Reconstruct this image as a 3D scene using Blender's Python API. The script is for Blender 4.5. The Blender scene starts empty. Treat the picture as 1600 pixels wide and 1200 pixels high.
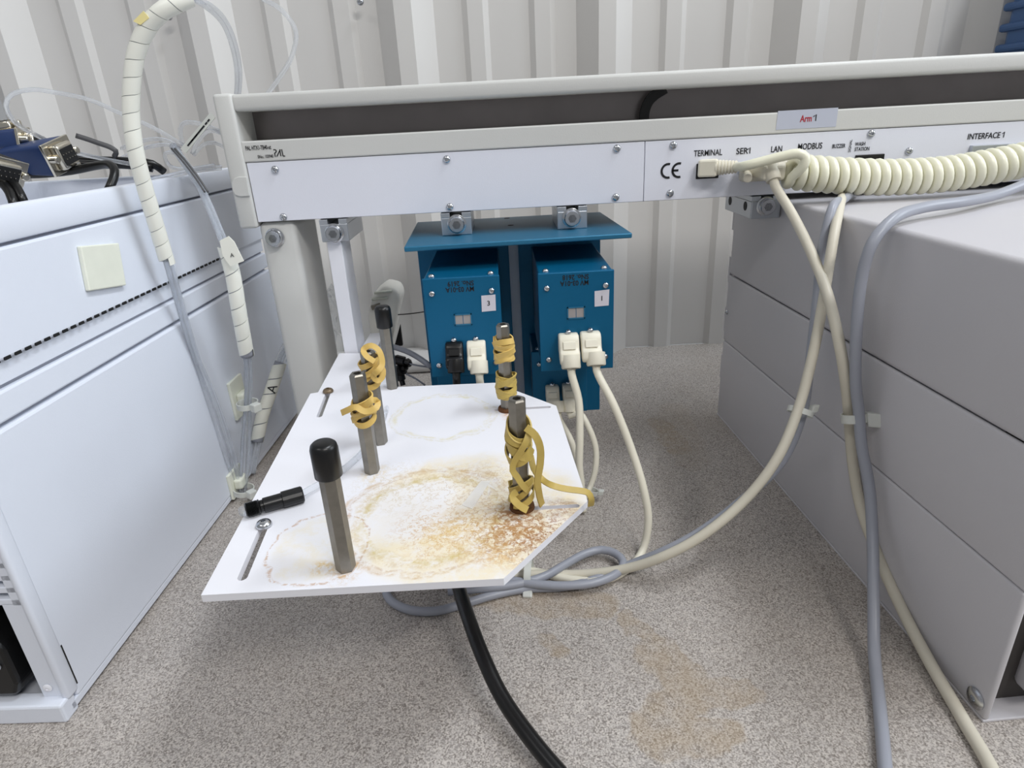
import bpy, bmesh, math, random
from mathutils import Vector as V, Matrix
random.seed(4)
sc = bpy.context.scene
col = sc.collection
PI = math.pi

# ------------------------------------------------------------------ camera
FPX = 985.0; PITCH = math.radians(22.7); ROLL = math.radians(3.1)
EYE = V((0, 0, .25))
_fw = V((0, math.cos(PITCH), -math.sin(PITCH))); _up = V((0, math.sin(PITCH), math.cos(PITCH))); _rt = V((1, 0, 0))
_R = _rt*math.cos(ROLL) - _up*math.sin(ROLL); _U = _rt*math.sin(ROLL) + _up*math.cos(ROLL)
cd = bpy.data.cameras.new('camera'); cam = bpy.data.objects.new('camera', cd); col.objects.link(cam)
cd.sensor_width = 36; cd.lens = FPX/1600*36; cd.clip_start = .01; cd.clip_end = 50
cam.matrix_world = Matrix(((_R.x, _U.x, -_fw.x, EYE.x), (_R.y, _U.y, -_fw.y, EYE.y), (_R.z, _U.z, -_fw.z, EYE.z), (0, 0, 0, 1)))
sc.camera = cam

# ------------------------------------------------------------------ light
w = bpy.data.worlds.new('world'); sc.world = w; w.use_nodes = True
w.node_tree.nodes['Background'].inputs[0].default_value = (.93, .96, 1, 1)
w.node_tree.nodes['Background'].inputs[1].default_value = .37
def area(name, loc, target, sx, sy, power, colr=(1, 1, 1)):
    l = bpy.data.lights.new(name, 'AREA'); l.shape = 'RECTANGLE'; l.size = sx; l.size_y = sy; l.energy = power; l.color = colr
    o = bpy.data.objects.new(name, l); col.objects.link(o); o.location = loc
    o.rotation_euler = (V(target)-V(loc)).to_track_quat('-Z', 'Y').to_euler(); return o
area('ceiling_lamp', (.85, -1.05, 1.7), (0, .35, .1), .9, .12, 21, (1, .975, .94))
area('ceiling_lamp', (-.9, -.75, 1.85), (0, .4, .1), .9, .12, 7, (1, .98, .96))
area('ceiling_lamp', (.95, .18, 1.9), (.1, .5, .1), .9, .12, 23, (.90, .95, 1))
area('window_daylight', (2.3, .15, 1.25), (0, .5, .2), 1.1, 1.0, 24, (.84, .92, 1))
sc.view_settings.view_transform = 'Standard'; sc.view_settings.look = 'None'
sc.view_settings.exposure = -0.2; sc.view_settings.gamma = 1.0; sc.view_settings.use_curve_mapping = False

# ------------------------------------------------------------------ measuring: a sight line met with a plane of the room
def ray(x, y): return _fw + _R*((x-800)/FPX) - _U*((y-600)/FPX)
def Y_(x, y, yy): d = ray(x, y); return EYE + d*((yy-EYE.y)/d.y)
def Z_(x, y, zz): d = ray(x, y); return EYE + d*((zz-EYE.z)/d.z)
def cab(r, *pts):            # cable control points: (px, py, depth) or (px, py) lying on the bench
    out = []
    for p in pts:
        q = Y_(*p) if len(p) == 3 else Z_(p[0], p[1], r)
        if q.z < r: q = Z_(p[0], p[1], r)
        out.append(q)
    return out

# ------------------------------------------------------------------ materials
MATS = {}
def lin(c):
    f = lambda v: v/12.92 if v <= .04045 else ((v+.055)/1.055)**2.4
    return tuple(f(v/255) for v in c)+(1,)
def mat(name, rgb, rough=.5, metal=0, noise=0, nscale=200, bump=0, bscale=400, spec=.5, trans=0, alpha=1, coat=0, ior=1.45):
    m = bpy.data.materials.new(name); m.use_nodes = True; nt = m.node_tree; b = nt.nodes['Principled BSDF']
    c = lin(rgb); b.inputs['Base Color'].default_value = c; b.inputs['Roughness'].default_value = rough
    b.inputs['Metallic'].default_value = metal; b.inputs['Specular IOR Level'].default_value = spec
    b.inputs['Transmission Weight'].default_value = trans; b.inputs['Alpha'].default_value = alpha; b.inputs['IOR'].default_value = ior
    b.inputs['Coat Weight'].default_value = coat
    tc = nt.nodes.new('ShaderNodeTexCoord')
    if noise:
        n = nt.nodes.new('ShaderNodeTexNoise'); n.inputs['Scale'].default_value = nscale; n.inputs['Detail'].default_value = 4
        nt.links.new(tc.outputs['Object'], n.inputs['Vector'])
        r = nt.nodes.new('ShaderNodeMix'); r.data_type = 'RGBA'
        r.inputs[6].default_value = tuple(v*(1-noise) for v in c[:3])+(1,); r.inputs[7].default_value = tuple(min(1, v*(1+noise)) for v in c[:3])+(1,)
        nt.links.new(n.outputs['Fac'], r.inputs[0]); nt.links.new(r.outputs[2], b.inputs['Base Color'])
    if bump:
        n = nt.nodes.new('ShaderNodeTexNoise'); n.inputs['Scale'].default_value = bscale; n.inputs['Detail'].default_value = 3
        nt.links.new(tc.outputs['Object'], n.inputs['Vector'])
        bp = nt.nodes.new('ShaderNodeBump'); bp.inputs['Strength'].default_value = bump; bp.inputs['Distance'].default_value = .0004
        nt.links.new(n.outputs['Fac'], bp.inputs['Height']); nt.links.new(bp.outputs[0], b.inputs['Normal'])
    MATS[name] = m; return m
mat('wallpaint', (210, 208, 205), .42, noise=.05, nscale=9)
mat('railgrey', (204, 204, 201), .45, bump=.15, bscale=1500)
mat('panelwhite', (226, 228, 238), .4, bump=.1, bscale=1500)
mat('boxwhite', (222, 227, 238), .38, bump=.12, bscale=1200)
mat('boxgrey', (196, 194, 198), .42, bump=.15, bscale=1200)
mat('whiteplastic', (232, 233, 240), .4)
mat('darkchan', (128, 122, 121), .28, metal=.5, noise=.2, nscale=30)
mat('black', (14, 14, 15), .32)
mat('blackmatt', (18, 18, 19), .6)
mat('seamgrey', (150, 152, 162), .6)
mat('darkcavity', (66, 62, 60), .7)
mat('ink', (22, 22, 26), .6)
mat('redink', (170, 30, 46), .6)
mat('label', (186, 190, 204), .35)
mat('paper', (208, 205, 214), .6)
mat('pane', (158, 153, 152), .5)
mat('zinc', (196, 198, 202), .22, metal=1, noise=.1, nscale=300)
mat('alu', (188, 192, 198), .35, metal=.85)
mat('steel', (140, 136, 128), .38, metal=.95, noise=.22, nscale=260)
mat('teal', (0, 94, 134), .4, metal=.35, noise=.04, nscale=600, bump=.1, bscale=1800)
mat('tealplate', (44, 112, 146), .38, metal=.35, noise=.06, nscale=300)
mat('cream', (226, 221, 204), .42)
mat('creamcoil', (232, 230, 208), .3)
mat('beige', (206, 200, 184), .45, noise=.06, nscale=90)
mat('greycab', (152, 155, 165), .35)
mat('wrap', (236, 236, 226), .35)
mat('mountplastic', (228, 230, 216), .4, noise=.06, nscale=120)
mat('tube', (236, 240, 246), .12, trans=.75, alpha=.55, ior=1.2)
mat('clearbag', (240, 242, 244), .12, trans=.8, alpha=.45, ior=1.2)
mat('bottlewhite', (240, 238, 230), .4)
mat('tape', (250, 250, 250), .25, alpha=.35)
mat('tie', (232, 234, 228), .35, trans=.25, alpha=.92)
mat('rubber', (208, 176, 100), .5, noise=.16, nscale=160)
mat('rubberold', (186, 162, 88), .5, noise=.16, nscale=160)
mat('rust', (92, 58, 30), .8, noise=.4, nscale=500)
mat('rustysteel', (120, 104, 84), .45, metal=.6, noise=.4, nscale=500)
mat('dsubblue', (30, 52, 96), .45)
mat('nickel', (206, 200, 186), .2, metal=1)
mat('binblue', (58, 92, 138), .45)
mat('darkgreytie', (84, 84, 86), .5)
mat('yellowpaper', (240, 226, 160), .7)
mat('silverbar', (214, 214, 220), .4, metal=.1)

# helpers for marks with a shape of their own (segments with soft, ragged edges)
class NT:
    def __init__(s, m): s.nt = m.node_tree; s.b = s.nt.nodes['Principled BSDF']; s.tc = s.nt.nodes.new('ShaderNodeTexCoord')
    def n(s, t, **k):
        o = s.nt.nodes.new(t)
        for a, v in k.items(): setattr(o, a, v)
        return o
    def L(s, a, b): s.nt.links.new(a, b)
    def math(s, op, a, b=None, clamp=False):
        o = s.n('ShaderNodeMath', operation=op, use_clamp=clamp)
        for i, v in enumerate((a, b)):
            if v is None: continue
            if isinstance(v, (int, float)): o.inputs[i].default_value = v
            else: s.L(v, o.inputs[i])
        return o.outputs[0]
    def vm(s, op, a, b=None):
        o = s.n('ShaderNodeVectorMath', operation=op)
        for i, v in enumerate((a, b)):
            if v is None: continue
            if isinstance(v, (tuple, V)): o.inputs[i].default_value = tuple(v)
            else: s.L(v, o.inputs[i])
        return o
    def noise(s, scale, detail=4, vec=None, rough=.55):
        o = s.n('ShaderNodeTexNoise'); o.inputs['Scale'].default_value = scale; o.inputs['Detail'].default_value = detail; o.inputs['Roughness'].default_value = rough
        s.L(vec or s.tc.outputs['Object'], o.inputs['Vector']); return o
    def warp(s, scale, amt):
        o = s.noise(scale, 3); q = s.vm('SUBTRACT', o.outputs['Color'], (.5, .5, .5)).outputs[0]
        sc_ = s.n('ShaderNodeVectorMath', operation='SCALE'); s.L(q, sc_.inputs[0]); sc_.inputs['Scale'].default_value = amt
        return s.vm('ADD', s.tc.outputs['Object'], sc_.outputs[0]).outputs[0]
    def dist(s, P, c):            # distance to a point in the surface plane
        m = s.vm('MULTIPLY', s.vm('SUBTRACT', P, (c[0], c[1], 0)).outputs[0], (1, 1, 0)).outputs[0]
        return s.vm('LENGTH', m).outputs['Value']
    def seg(s, P, a, b):          # distance to a segment
        a = V((a[0], a[1], 0)); b = V((b[0], b[1], 0)); d = b-a
        pa = s.vm('MULTIPLY', s.vm('SUBTRACT', P, tuple(a)).outputs[0], (1, 1, 0)).outputs[0]
        h = s.math('MULTIPLY', s.vm('DOT_PRODUCT', pa, tuple(d)).outputs['Value'], 1/d.length_squared, True)
        q = s.n('ShaderNodeVectorMath', operation='SCALE'); q.inputs[0].default_value = tuple(d); s.L(h, q.inputs['Scale'])
        return s.vm('LENGTH', s.vm('SUBTRACT', pa, q.outputs[0]).outputs[0]).outputs['Value']
    def ramp(s, v, a, b, fa=1., fb=0.):
        o = s.n('ShaderNodeMapRange', interpolation_type='SMOOTHSTEP'); s.L(v, o.inputs[0])
        for i, q in zip((1, 2, 3, 4), (a, b, fa, fb)): o.inputs[i].default_value = q
        return o.outputs[0]
    def mix(s, f, a, b):
        o = s.n('ShaderNodeMix', data_type='RGBA')
        if isinstance(f, (int, float)): o.inputs[0].default_value = f
        else: s.L(f, o.inputs[0])
        for i, v in ((6, a), (7, b)):
            if isinstance(v, tuple): o.inputs[i].default_value = v
            else: s.L(v, o.inputs[i])
        return o.outputs[2]

# ------------------------------------------------------------------ object building
ORG = {}
def finish(bm, smooth):
    bmesh.ops.recalc_face_normals(bm, faces=bm.faces)
    if smooth:
        for f in bm.faces: f.smooth = True
def link(name, me, parent=None):
    o = bpy.data.objects.new(name, me); col.objects.link(o); o.parent = parent; return o
def obj(name, bm, m, parent=None, smooth=False, sharp=None):
    finish(bm, smooth)
    if smooth and sharp:
        for e in bm.edges:
            if len(e.link_faces) == 2 and e.calc_face_angle(0) > math.radians(sharp): e.smooth = False
    if parent: og = ORG[parent.name]
    else:
        xs = [v.co for v in bm.verts]
        og = V(((min(v.x for v in xs)+max(v.x for v in xs))/2, (min(v.y for v in xs)+max(v.y for v in xs))/2, min(v.z for v in xs)))
    for v in bm.verts: v.co -= og
    me = bpy.data.meshes.new(name); bm.to_mesh(me); bm.free()
    me.materials.append(MATS[m] if isinstance(m, str) else m)
    o = link(name, me, parent)
    if not parent: o.location = og
    ORG[o.name] = og
    return o
def put(name, me, parent, loc, rot=None):         # a shared mesh placed at a world position
    o = link(name, me, parent); o.location = V(loc)-ORG[parent.name]
    if rot is not None: o.rotation_euler = rot
    ORG[o.name] = V(loc); return o
def thing(name, loc, label, cat, group=None):
    o = bpy.data.objects.new(name, None); col.objects.link(o); o.location = loc; o.empty_display_size = .02; ORG[o.name] = V(loc)
    return tag(o, label, cat, group)
def tag(o, label, cat, group=None):
    o['label'] = label; o['category'] = cat
    if group: o['group'] = group
    return o
def struct(o): o['kind'] = 'structure'; return o
def B(): return bmesh.new()
def box(bm, lo, hi, bev=0, seg=2, fr=None):
    """box between corners; fr = (origin, ex, ey) puts it in a turned frame"""
    lo = V(lo); hi = V(hi)
    t = bmesh.new()
    bmesh.ops.create_cube(t, size=1)
    for v in t.verts: v.co = V((lo[i]+(v.co[i]+.5)*(hi[i]-lo[i]) for i in range(3)))
    if bev: bmesh.ops.bevel(t, geom=t.edges[:], offset=bev, segments=seg, affect='EDGES', profile=.5)
    if fr:
        O, ex, ey = fr
        for v in t.verts: v.co = O+ex*v.co.x+ey*v.co.y+V((0, 0, v.co.z))
    merge(bm, t); return bm
def merge(bm, t):
    m = bpy.data.meshes.new('_'); t.to_mesh(m); t.free(); bm.from_mesh(m); bpy.data.meshes.remove(m)
def prism(bm, poly, a, b, bev=0):
    """poly points (world) swept from offset a to offset b (vectors)"""
    t = bmesh.new(); a = V(a); b = V(b)
    vs = [t.verts.new(V(p)+a) for p in poly]; f = t.faces.new(vs)
    r = bmesh.ops.extrude_face_region(t, geom=[f])
    for v in r['geom']:
        if isinstance(v, bmesh.types.BMVert): v.co += b-a
    if bev:
        bmesh.ops.recalc_face_normals(t, faces=t.faces); bmesh.ops.bevel(t, geom=t.edges[:], offset=bev, segments=2, affect='EDGES', profile=.5)
    merge(bm, t); return bm
def basis(ax):
    ax = V(ax).normalized(); h = V((0, 0, 1)) if abs(ax.z) < .9 else V((1, 0, 0))
    s = ax.cross(h).normalized(); return ax, s, s.cross(ax).normalized()
def lathe(bm, prof, o, ax, n=20, cap=True, ph=0):
    ax, s, t = basis(ax); o = V(o); rings = []
    for a, r in prof:
        rings.append([bm.verts.new(o+ax*a+(s*math.cos(ph+2*PI*k/n)+t*math.sin(ph+2*PI*k/n))*max(r, 1e-5)) for k in range(n)])
    for p, q in zip(rings, rings[1:]):
        for k in range(n): bm.faces.new((p[k], p[(k+1) % n], q[(k+1) % n], q[k]))
    if cap: bm.faces.new(rings[0][::-1]); bm.faces.new(rings[-1])
    return bm
def spline(pts, step=.003):
    pts = [V(p) for p in pts]; out = []
    P = [pts[0]*2-pts[1]]+pts+[pts[-1]*2-pts[-2]]
    for i in range(1, len(P)-2):
        a, b, c, d = P[i-1:i+3]; n = max(2, int((c-b).length/step))
        ta = max((b-a).length, 1e-6)**.5; tb = max((c-b).length, 1e-6)**.5; tc_ = max((d-c).length, 1e-6)**.5
        m1 = (b-a)/ta-(c-a)/(ta+tb)+(c-b)/tb; m2 = (c-b)/tb-(d-b)/(tb+tc_)+(d-c)/tc_
        m1 = m1*tb; m2 = m2*tb
        for k in range(n):
            t = k/n; out.append(b*(2*t**3-3*t*t+1)+m1*(t**3-2*t*t+t)+c*(-2*t**3+3*t*t)+m2*(t**3-t*t))
    out.append(pts[-1]); return out
def frames(path):
    T = []
    for i in range(len(path)):
        a = path[max(i-1, 0)]; b = path[min(i+1, len(path)-1)]; T.append((b-a).normalized())
    _, n, _ = basis(T[0]); N = [n]
    for i in range(1, len(T)):
        n = N[-1]-T[i]*N[-1].dot(T[i]); N.append(n.normalized())
    return T, N, [t.cross(n) for t, n in zip(T, N)]
def tube(bm, path, r, n=10, cap=True, rf=None):
    T, N, Bn = frames(path); rings = []
    for i, p in enumerate(path):
        rr = r*(rf(i/(len(path)-1)) if rf else 1)
        rings.append([bm.verts.new(p+(N[i]*math.cos(2*PI*k/n)+Bn[i]*math.sin(2*PI*k/n))*rr) for k in range(n)])
    for a, b in zip(rings, rings[1:]):
        for k in range(n): bm.faces.new((a[k], a[(k+1) % n], b[(k+1) % n], b[k]))
    if cap: bm.faces.new(rings[0][::-1]); bm.faces.new(rings[-1])
    return bm
def ribbon(bm, path, nor, wd, th):
    """flat band along a path; nor = outward direction at each point"""
    rings = []
    for i, p in enumerate(path):
        t = (path[min(i+1, len(path)-1)]-path[max(i-1, 0)]).normalized(); n = nor[i]-t*nor[i].dot(t)
        n = n.normalized() if n.length > 1e-6 else basis(t)[1]
        s = t.cross(n); h = wd/2; e = th/2
        rings.append([bm.verts.new(p+s*a+n*b) for a, b in ((-h, 0), (-h*.94, e), (h*.94, e), (h, 0), (h*.94, -e), (-h*.94, -e))])
    for a, b in zip(rings, rings[1:]):
        for k in range(6): bm.faces.new((a[k], a[(k+1) % 6], b[(k+1) % 6], b[k]))
    bm.faces.new(rings[0][::-1]); bm.faces.new(rings[-1]); return bm
def spiral_wrap(bm, path, r, pitch, gap=.05):
    """helically wound strip round a path, edges turned in"""
    T, N, Bn = frames(path); L = [0]
    for a, b in zip(path, path[1:]): L.append(L[-1]+(b-a).length)
    def at(s):
        s = min(max(s, 0), L[-1]-1e-6); lo, hi = 0, len(L)-1
        while hi-lo > 1:
            m = (lo+hi)//2
            if L[m] <= s: lo = m
            else: hi = m
        f = (s-L[lo])/(L[hi]-L[lo]); return path[lo].lerp(path[hi], f), N[lo].lerp(N[hi], f).normalized(), Bn[lo].lerp(Bn[hi], f).normalized()
    turns = L[-1]/pitch; n = int(turns*18); prev = None; h = .5-gap/2
    for i in range(n+1):
        t = i/n*turns; ph = 2*PI*t; row = []
        for u, q in ((-h, .88), (-h, .99), (-h*.5, 1.01), (h*.5, 1.01), (h, .99), (h, .88)):
            p, a, b = at((t+u)*pitch); row.append(bm.verts.new(p+(a*math.cos(ph)+b*math.sin(ph))*r*q))
        if prev:
            for k in range(5): bm.faces.new((prev[k], prev[k+1], row[k+1], row[k]))
        prev = row
    return bm
def text(name, s, size, loc, m, parent, ex=V((1, 0, 0)), ey=V((0, 0, 1)), bold=0, align='LEFT', sx=1, fit=None):
    cu = bpy.data.curves.new('_t', 'FONT'); cu.body = s; cu.size = size; cu.align_x = align; cu.offset = bold*size; cu.extrude = .00004; cu.resolution_u = 3
    o = bpy.data.objects.new('_t', cu); col.objects.link(o)
    me = bpy.data.meshes.new_from_object(o.evaluated_get(bpy.context.evaluated_depsgraph_get()))
    bpy.data.objects.remove(o); bpy.data.curves.remove(cu)
    if fit: sx = fit/max(v.co.x for v in me.vertices)
    ez = ex.cross(ey)
    loc = V(loc); og = ORG[parent.name]
    for v in me.vertices: v.co = loc+ex*v.co.x*sx+ey*v.co.y+ez*v.co.z-og
    me.materials.append(MATS[m]); me.name = name
    r = link(name, me, parent); ORG[r.name] = og; return r

# shared fastener meshes: axis -y (towards the viewer's side)
def mesh_of(bm, m, smooth=True, sharp=35):
    finish(bm, smooth)
    if smooth:
        for e in bm.edges:
            if len(e.link_faces) == 2 and e.calc_face_angle(0) > math.radians(sharp): e.smooth = False
    me = bpy.data.meshes.new('fastener'); bm.to_mesh(me); bm.free(); me.materials.append(MATS[m]); return me
def pan_screw(r, h, m='zinc'):
    b = lathe(B(), [(0, r), (h*.35, r), (h*.75, r*.82), (h, r*.5), (h, r*.3), (h*.45, r*.26)], (0, 0, 0), (0, -1, 0), 16)
    return mesh_of(b, m)
SCREW = pan_screw(.0024, .0018); SMALLSCREW = pan_screw(.0019, .0016); BIGSCREW = pan_screw(.0032, .0022)
def bolt():
    b = lathe(B(), [(0, .0062), (.001, .0062), (.0012, .0058)], (0, 0, 0), (0, -1, 0), 24)
    lathe(b, [(.001, .0052), (.0042, .0052), (.0052, .0046), (.0052, .0028)], (0, 0, 0), (0, -1, 0), 24)
    lathe(b, [(.0052, .0028), (.002, .0026)], (0, 0, 0), (0, -1, 0), 6)
    return mesh_of(b, 'zinc')
BOLT = bolt()

# ================================================================== SETTING
YW = .69
# bench top with speckled laminate
bm_ = box(B(), (-.75, -.15, -.03), (.85, YW, 0), .002)
m = mat('laminate', (176, 170, 166), .5); nt = NT(m)
n1 = nt.noise(1350, 2, None, .6); n2 = nt.noise(480, 3); n3 = nt.noise(14, 3)
sp = nt.ramp(n1.outputs['Fac'], .36, .64, 0, 1)
c = nt.mix(sp, lin((118, 111, 106)), lin((200, 193, 186)))
c = nt.mix(nt.ramp(n2.outputs['Fac'], .4, .62, 0, .42), c, lin((176, 170, 166)))
c = nt.mix(nt.ramp(n3.outputs['Fac'], .45, .7, 0, .16), c, lin((150, 138, 124)))
Wp = nt.warp(55, .02)
OB = V((.05, .27, -.03))     # origin of the bench object
def bq(x, y): p = Z_(x, y, 0); return (p.x-OB.x, p.y-OB.y)
mask = None
for a, b, r in (((975, 965), (1035, 1020), .006), ((1035, 1020), (1085, 1085), .012), ((1085, 1085), (1165, 1078), .008), ((1060, 1100), (1020, 1140), .012), ((1030, 1160), (1130, 1150), .01), ((760, 935), (930, 945), .012), ((850, 1000), (880, 1015), .006), ((1050, 640), (1080, 720), .015), ((1030, 660), (1060, 700), .012)):
    f = nt.ramp(nt.seg(Wp, bq(*a), bq(*b)), r*.75, r*1.05)
    if r > .014: f = nt.math('MULTIPLY', f, .35)
    mask = f if mask is None else nt.math('MAXIMUM', mask, f)
mm = nt.math('MULTIPLY', mask, nt.ramp(nt.noise(120, 3).outputs['Fac'], .25, .7, .10, .36))
c = nt.mix(mm, c, lin((150, 124, 80)))
nt.L(c, nt.b.inputs['Base Color'])
bench = obj('bench_top', bm_, m); OBt = bench.location.copy()
assert (OBt-OB).length < 1e-4, OBt
tag(bench, 'speckled grey laminate bench top with brown stains under everything', 'worktop')

# ribbed metal wall
def wx(p): return Y_(p, 0, YW).x
prof = []           # (x, protrusion)
s0 = wx(767); mpp = (wx(1267)-wx(267))/1000
def wv(x, d): return (x, YW-d)
D1 = .020; D2 = .0045
maj = [(-335, -285), (0, 0)]
# rib edges in wall units along x (major: flank 17 mm, minor flank 5 mm)
def rib_edges(xc):
    """xc: left foot of a major rib"""
    return
feet = []
period = 313*mpp
x_first = wx(900)
pts = []
for i in range(-3, 5):
    x0 = x_first+i*period*1.0
    fl = 31*mpp
    pts += [(x0, 0), (x0+fl, D1), (x0+fl+27*mpp, D1), (x0+2*fl+27*mpp, 0)]
    for off in (133, 238):
        xm = x0+off*mpp
        pts += [(xm, 0), (xm+9*mpp, D2), (xm+33*mpp, D2), (xm+42*mpp, 0)]
bm_ = B(); rows = []
for x, d in pts:
    rows.append([bm_.verts.new((x, YW-d, z)) for z in (0, 1.5)]+[bm_.verts.new((x, YW+.03-d, z)) for z in (1.5, 0)])
for a, b in zip(rows, rows[1:]):
    for k in range(4): bm_.faces.new((a[k], a[(k+1) % 4], b[(k+1) % 4], b[k]))
bm_.faces.new(rows[0]); bm_.faces.new(rows[-1][::-1])
wall = struct(obj('wall_back', bm_, 'wallpaint')); wall['label'] = 'cream ribbed sheet metal wall behind the bench'
for x, y in ((264, 26), (563, 3), (605, 448)):
    p = Y_(x, y, YW-.012)
    put('screw', BIGSCREW, wall, p)
# ledge at the wall foot on the left
a = Y_(560, 556, YW-.02); b = Y_(690, 548, YW-.02)
bm_ = box(B(), (-.30, YW-.05, 0), (b.x, YW-.002, .016), .006, 3)
led = struct(obj('trim_1', bm_, 'wallpaint', smooth=True, sharp=40)); led['label'] = 'rounded beige ledge at the foot of the wall'
# floor under everything (never seen from here, closes the room)
fl_ = struct(obj('floor', box(B(), (-2, -2, -.95), (2.2, 1.2, -.9)), 'boxgrey')); fl_['label'] = 'plain floor below the bench'

# ================================================================== LEFT INSTRUMENT
A = Z_(110, 1127, 0); Bp = Z_(353, 800, 0)
ex = (Bp-A).normalized(); ey = V((-ex.y, ex.x, 0)).normalized()        # u backwards, v into the body (-x)
FL = (A, ex, ey)
inst = thing('laboratory_instrument', A, 'large white laboratory instrument with open top tray along the left edge', 'instrument')
UB = .335; VW = .34
P = lambda n, bm, m='boxwhite', par=inst, **k: obj(n, bm, m, par, **k)
side = P('side_panel', box(B(), (.009, 0, .006), (UB, .006, .1405), .0012, fr=FL))
P('side_panel', box(B(), (.009, .0008, .1425), (UB, .006, .1550), .001, fr=FL))
P('side_panel', box(B(), (.009, .0022, .1568), (UB, .006, .1672), .0004, fr=FL))
P('side_panel', box(B(), (.009, 0, .1668), (UB, .006, .2108), .0012, fr=FL))
P('seam_strip', box(B(), (.012, .004, .139), (UB-.002, .007, .214), fr=FL), 'seamgrey')
rim = box(B(), (.004, -.0005, .2122), (UB, .007, .2270), .002, fr=FL)
P('top_rim', rim, smooth=True, sharp=40)
UT = .235
box_r = box(B(), (UT, .006, .2), (UT+.008, VW, .2275), .002, fr=FL)
P('top_rim', box_r, smooth=True, sharp=40)
P('tray_floor', box(B(), (.004, .006, .199), (UT+.004, VW, .203), fr=FL))
P('rear_deck', box(B(), (UT+.006, .006, .198), (UB, VW, .216), .001, fr=FL))
P('body', box(B(), (.03, .0065, .006), (UB-.001, VW, .198), fr=FL))
slot = box(B(), (-.0017, -.0004, -.0007), (.0017, .0004, .0007)); me = mesh_of(slot, 'blackmatt', False)
yaw = math.atan2(ex.y, ex.x)
for i in range(40):
    u = .022+i*.0062
    q = A+ex*u-ey*.0001+V((0, 0, .1673)); o = put('vent_slot', me, inst, q); o.rotation_euler = (0, 0, yaw)
# end face towards the viewer
P('front_bezel', box(B(), (.0035, -.0004, .009), (.011, .0035, .199), .0017, 3, fr=FL), smooth=True, sharp=50)
P('front_frame', box(B(), (.0048, .003, .0105), (.010, .0125, .0665), .0004, fr=FL))
P('front_frame', box(B(), (-.001, .0005, 0), (.008, VW, .0108), .0012, fr=FL))
P('front_frame', box(B(), (.0048, .003, .0885), (.010, VW, .199), .0004, fr=FL))
for zz in (.0660, .0725, .0790, .0855):
    P('vent_bar', box(B(), (.0048, .003, zz-.0006), (.010, .05, zz+.0026), .0004, fr=FL))
P('vent_post', box(B(), (.0048, .003, .065), (.010, .0075, .089), .0003, fr=FL))
P('cavity', box(B(), (.024, .0065, .0108), (.03, VW, .109), fr=FL), 'darkcavity')
P('base_plate', box(B(), (.004, .0005, .002), (UB, VW, .0062), .0006, fr=FL))
P('panel_gap', box(B(), (.0105, -.00015, .012), (.0112, .001, .036), fr=FL), 'black')
q = A+ex*.0046+ey*.0085+V((0, 0, .0165)); o = put('screw', pan_screw(.0022, .0008, 'whiteplastic'), inst, q)
q = A+ey*.03+ex*.004
pb = prism(B(), [A+ey*v+V((0, 0, z)) for v, z in ((.0185, .043), (.0185, .022), (.022, .0145), (.075, .0145), (.075, .064), (.034, .064))], ex*.002, ex*.024, .002)
P('power_socket', pb, 'black')
q = A+ey*.0245+ex*.0018+V((0, 0, .0335)); put('screw', SCREW, inst, q)

# adhesive pads on its side
def pad(name, label, corners, th, m='mountplastic'):
    return tag(obj(name, prism(B(), corners, ey*0, ey*-th, .0006), m), label, 'adhesive pad')
def side_pt(x, y):
    n = ey; r = ray(x, y); return EYE+r*((A-EYE).dot(n)/r.dot(n))
pad('adhesive_pad', 'square cream adhesive pad stuck high on the white instrument side', [side_pt(*p) for p in ((119, 385), (179, 380), (191, 446), (133, 455))], .0025)
def mount(label, px, size=.022, up=.03):
    c0 = side_pt(*px)
    t = thing('cable_mount', c0, label, 'cable mount')
    pl = prism(B(), [c0+ex*a+V((0, 0, b)) for a, b in ((-size/2, -up/2), (size/2, -up/2), (size/2, up/2), (-size/2, up/2))], ey*0, ey*-.0022, .0005)
    obj('base', pl, 'mountplastic', t)
    obj('saddle', box(B(), (-.006, -.008, -.004), (.006, -.002, .004), .0015, fr=(c0, ex, ey)), 'mountplastic', t)
    return t, c0
m1, c1 = mount('cream cable mount holding the wrapped tube bundle beside the grey rail leg', (370, 620))
m2, c2 = mount('cream cable mount low on the white instrument where tubes meet the bench', (366, 752), .02, .02)

# ================================================================== RIGHT INSTRUMENT
A2 = Z_(1535, 1130, 0); B2 = Z_(1120, 647, 0)
ex2 = (B2-A2).normalized(); ey2 = V((ex2.y, -ex2.x, 0)).normalized()
FR = (A2, ex2, ey2); UL = (B2-A2).length; ZT = .1925
inr = thing('instrument_housing', A2, 'light grey metal instrument housing with seamed side panels at right', 'instrument')
P = lambda n, bm, m='boxgrey', par=inr, **k: obj(n, bm, m, par, **k)
for z0, z1 in ((.0012, .0697), (.0701, .1255)):
    P('side_panel', box(B(), (0, 0, z0), (UL, .003, z1), .0014, 3, fr=FR), smooth=True, sharp=50)
P('top_cover', box(B(), (0, 0, .1258), (UL, .42, ZT), .0032, 4, fr=FR), smooth=True, sharp=50)
P('body', box(B(), (.03, .0035, .002), (UL-.002, .42, .127), fr=FR), 'boxgrey')
P('base_sheet', box(B(), (0, 0, 0), (UL, .42, .0014), .0004, fr=FR))
P('front_recess', box(B(), (.010, .003, .0014), (.031, .42, .127), fr=FR), 'darkcavity')
P('front_foot', box(B(), (-.002, .0185, .010), (.012, .05, .06), .004, 3, fr=FR), 'boxgrey', smooth=True, sharp=50)
for i in range(4):
    P('rear_tab', box(B(), (UL-.001, .0005, .035+i*.042), (UL+.0022, .003, .056+i*.042), .0003, fr=FR))
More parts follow.
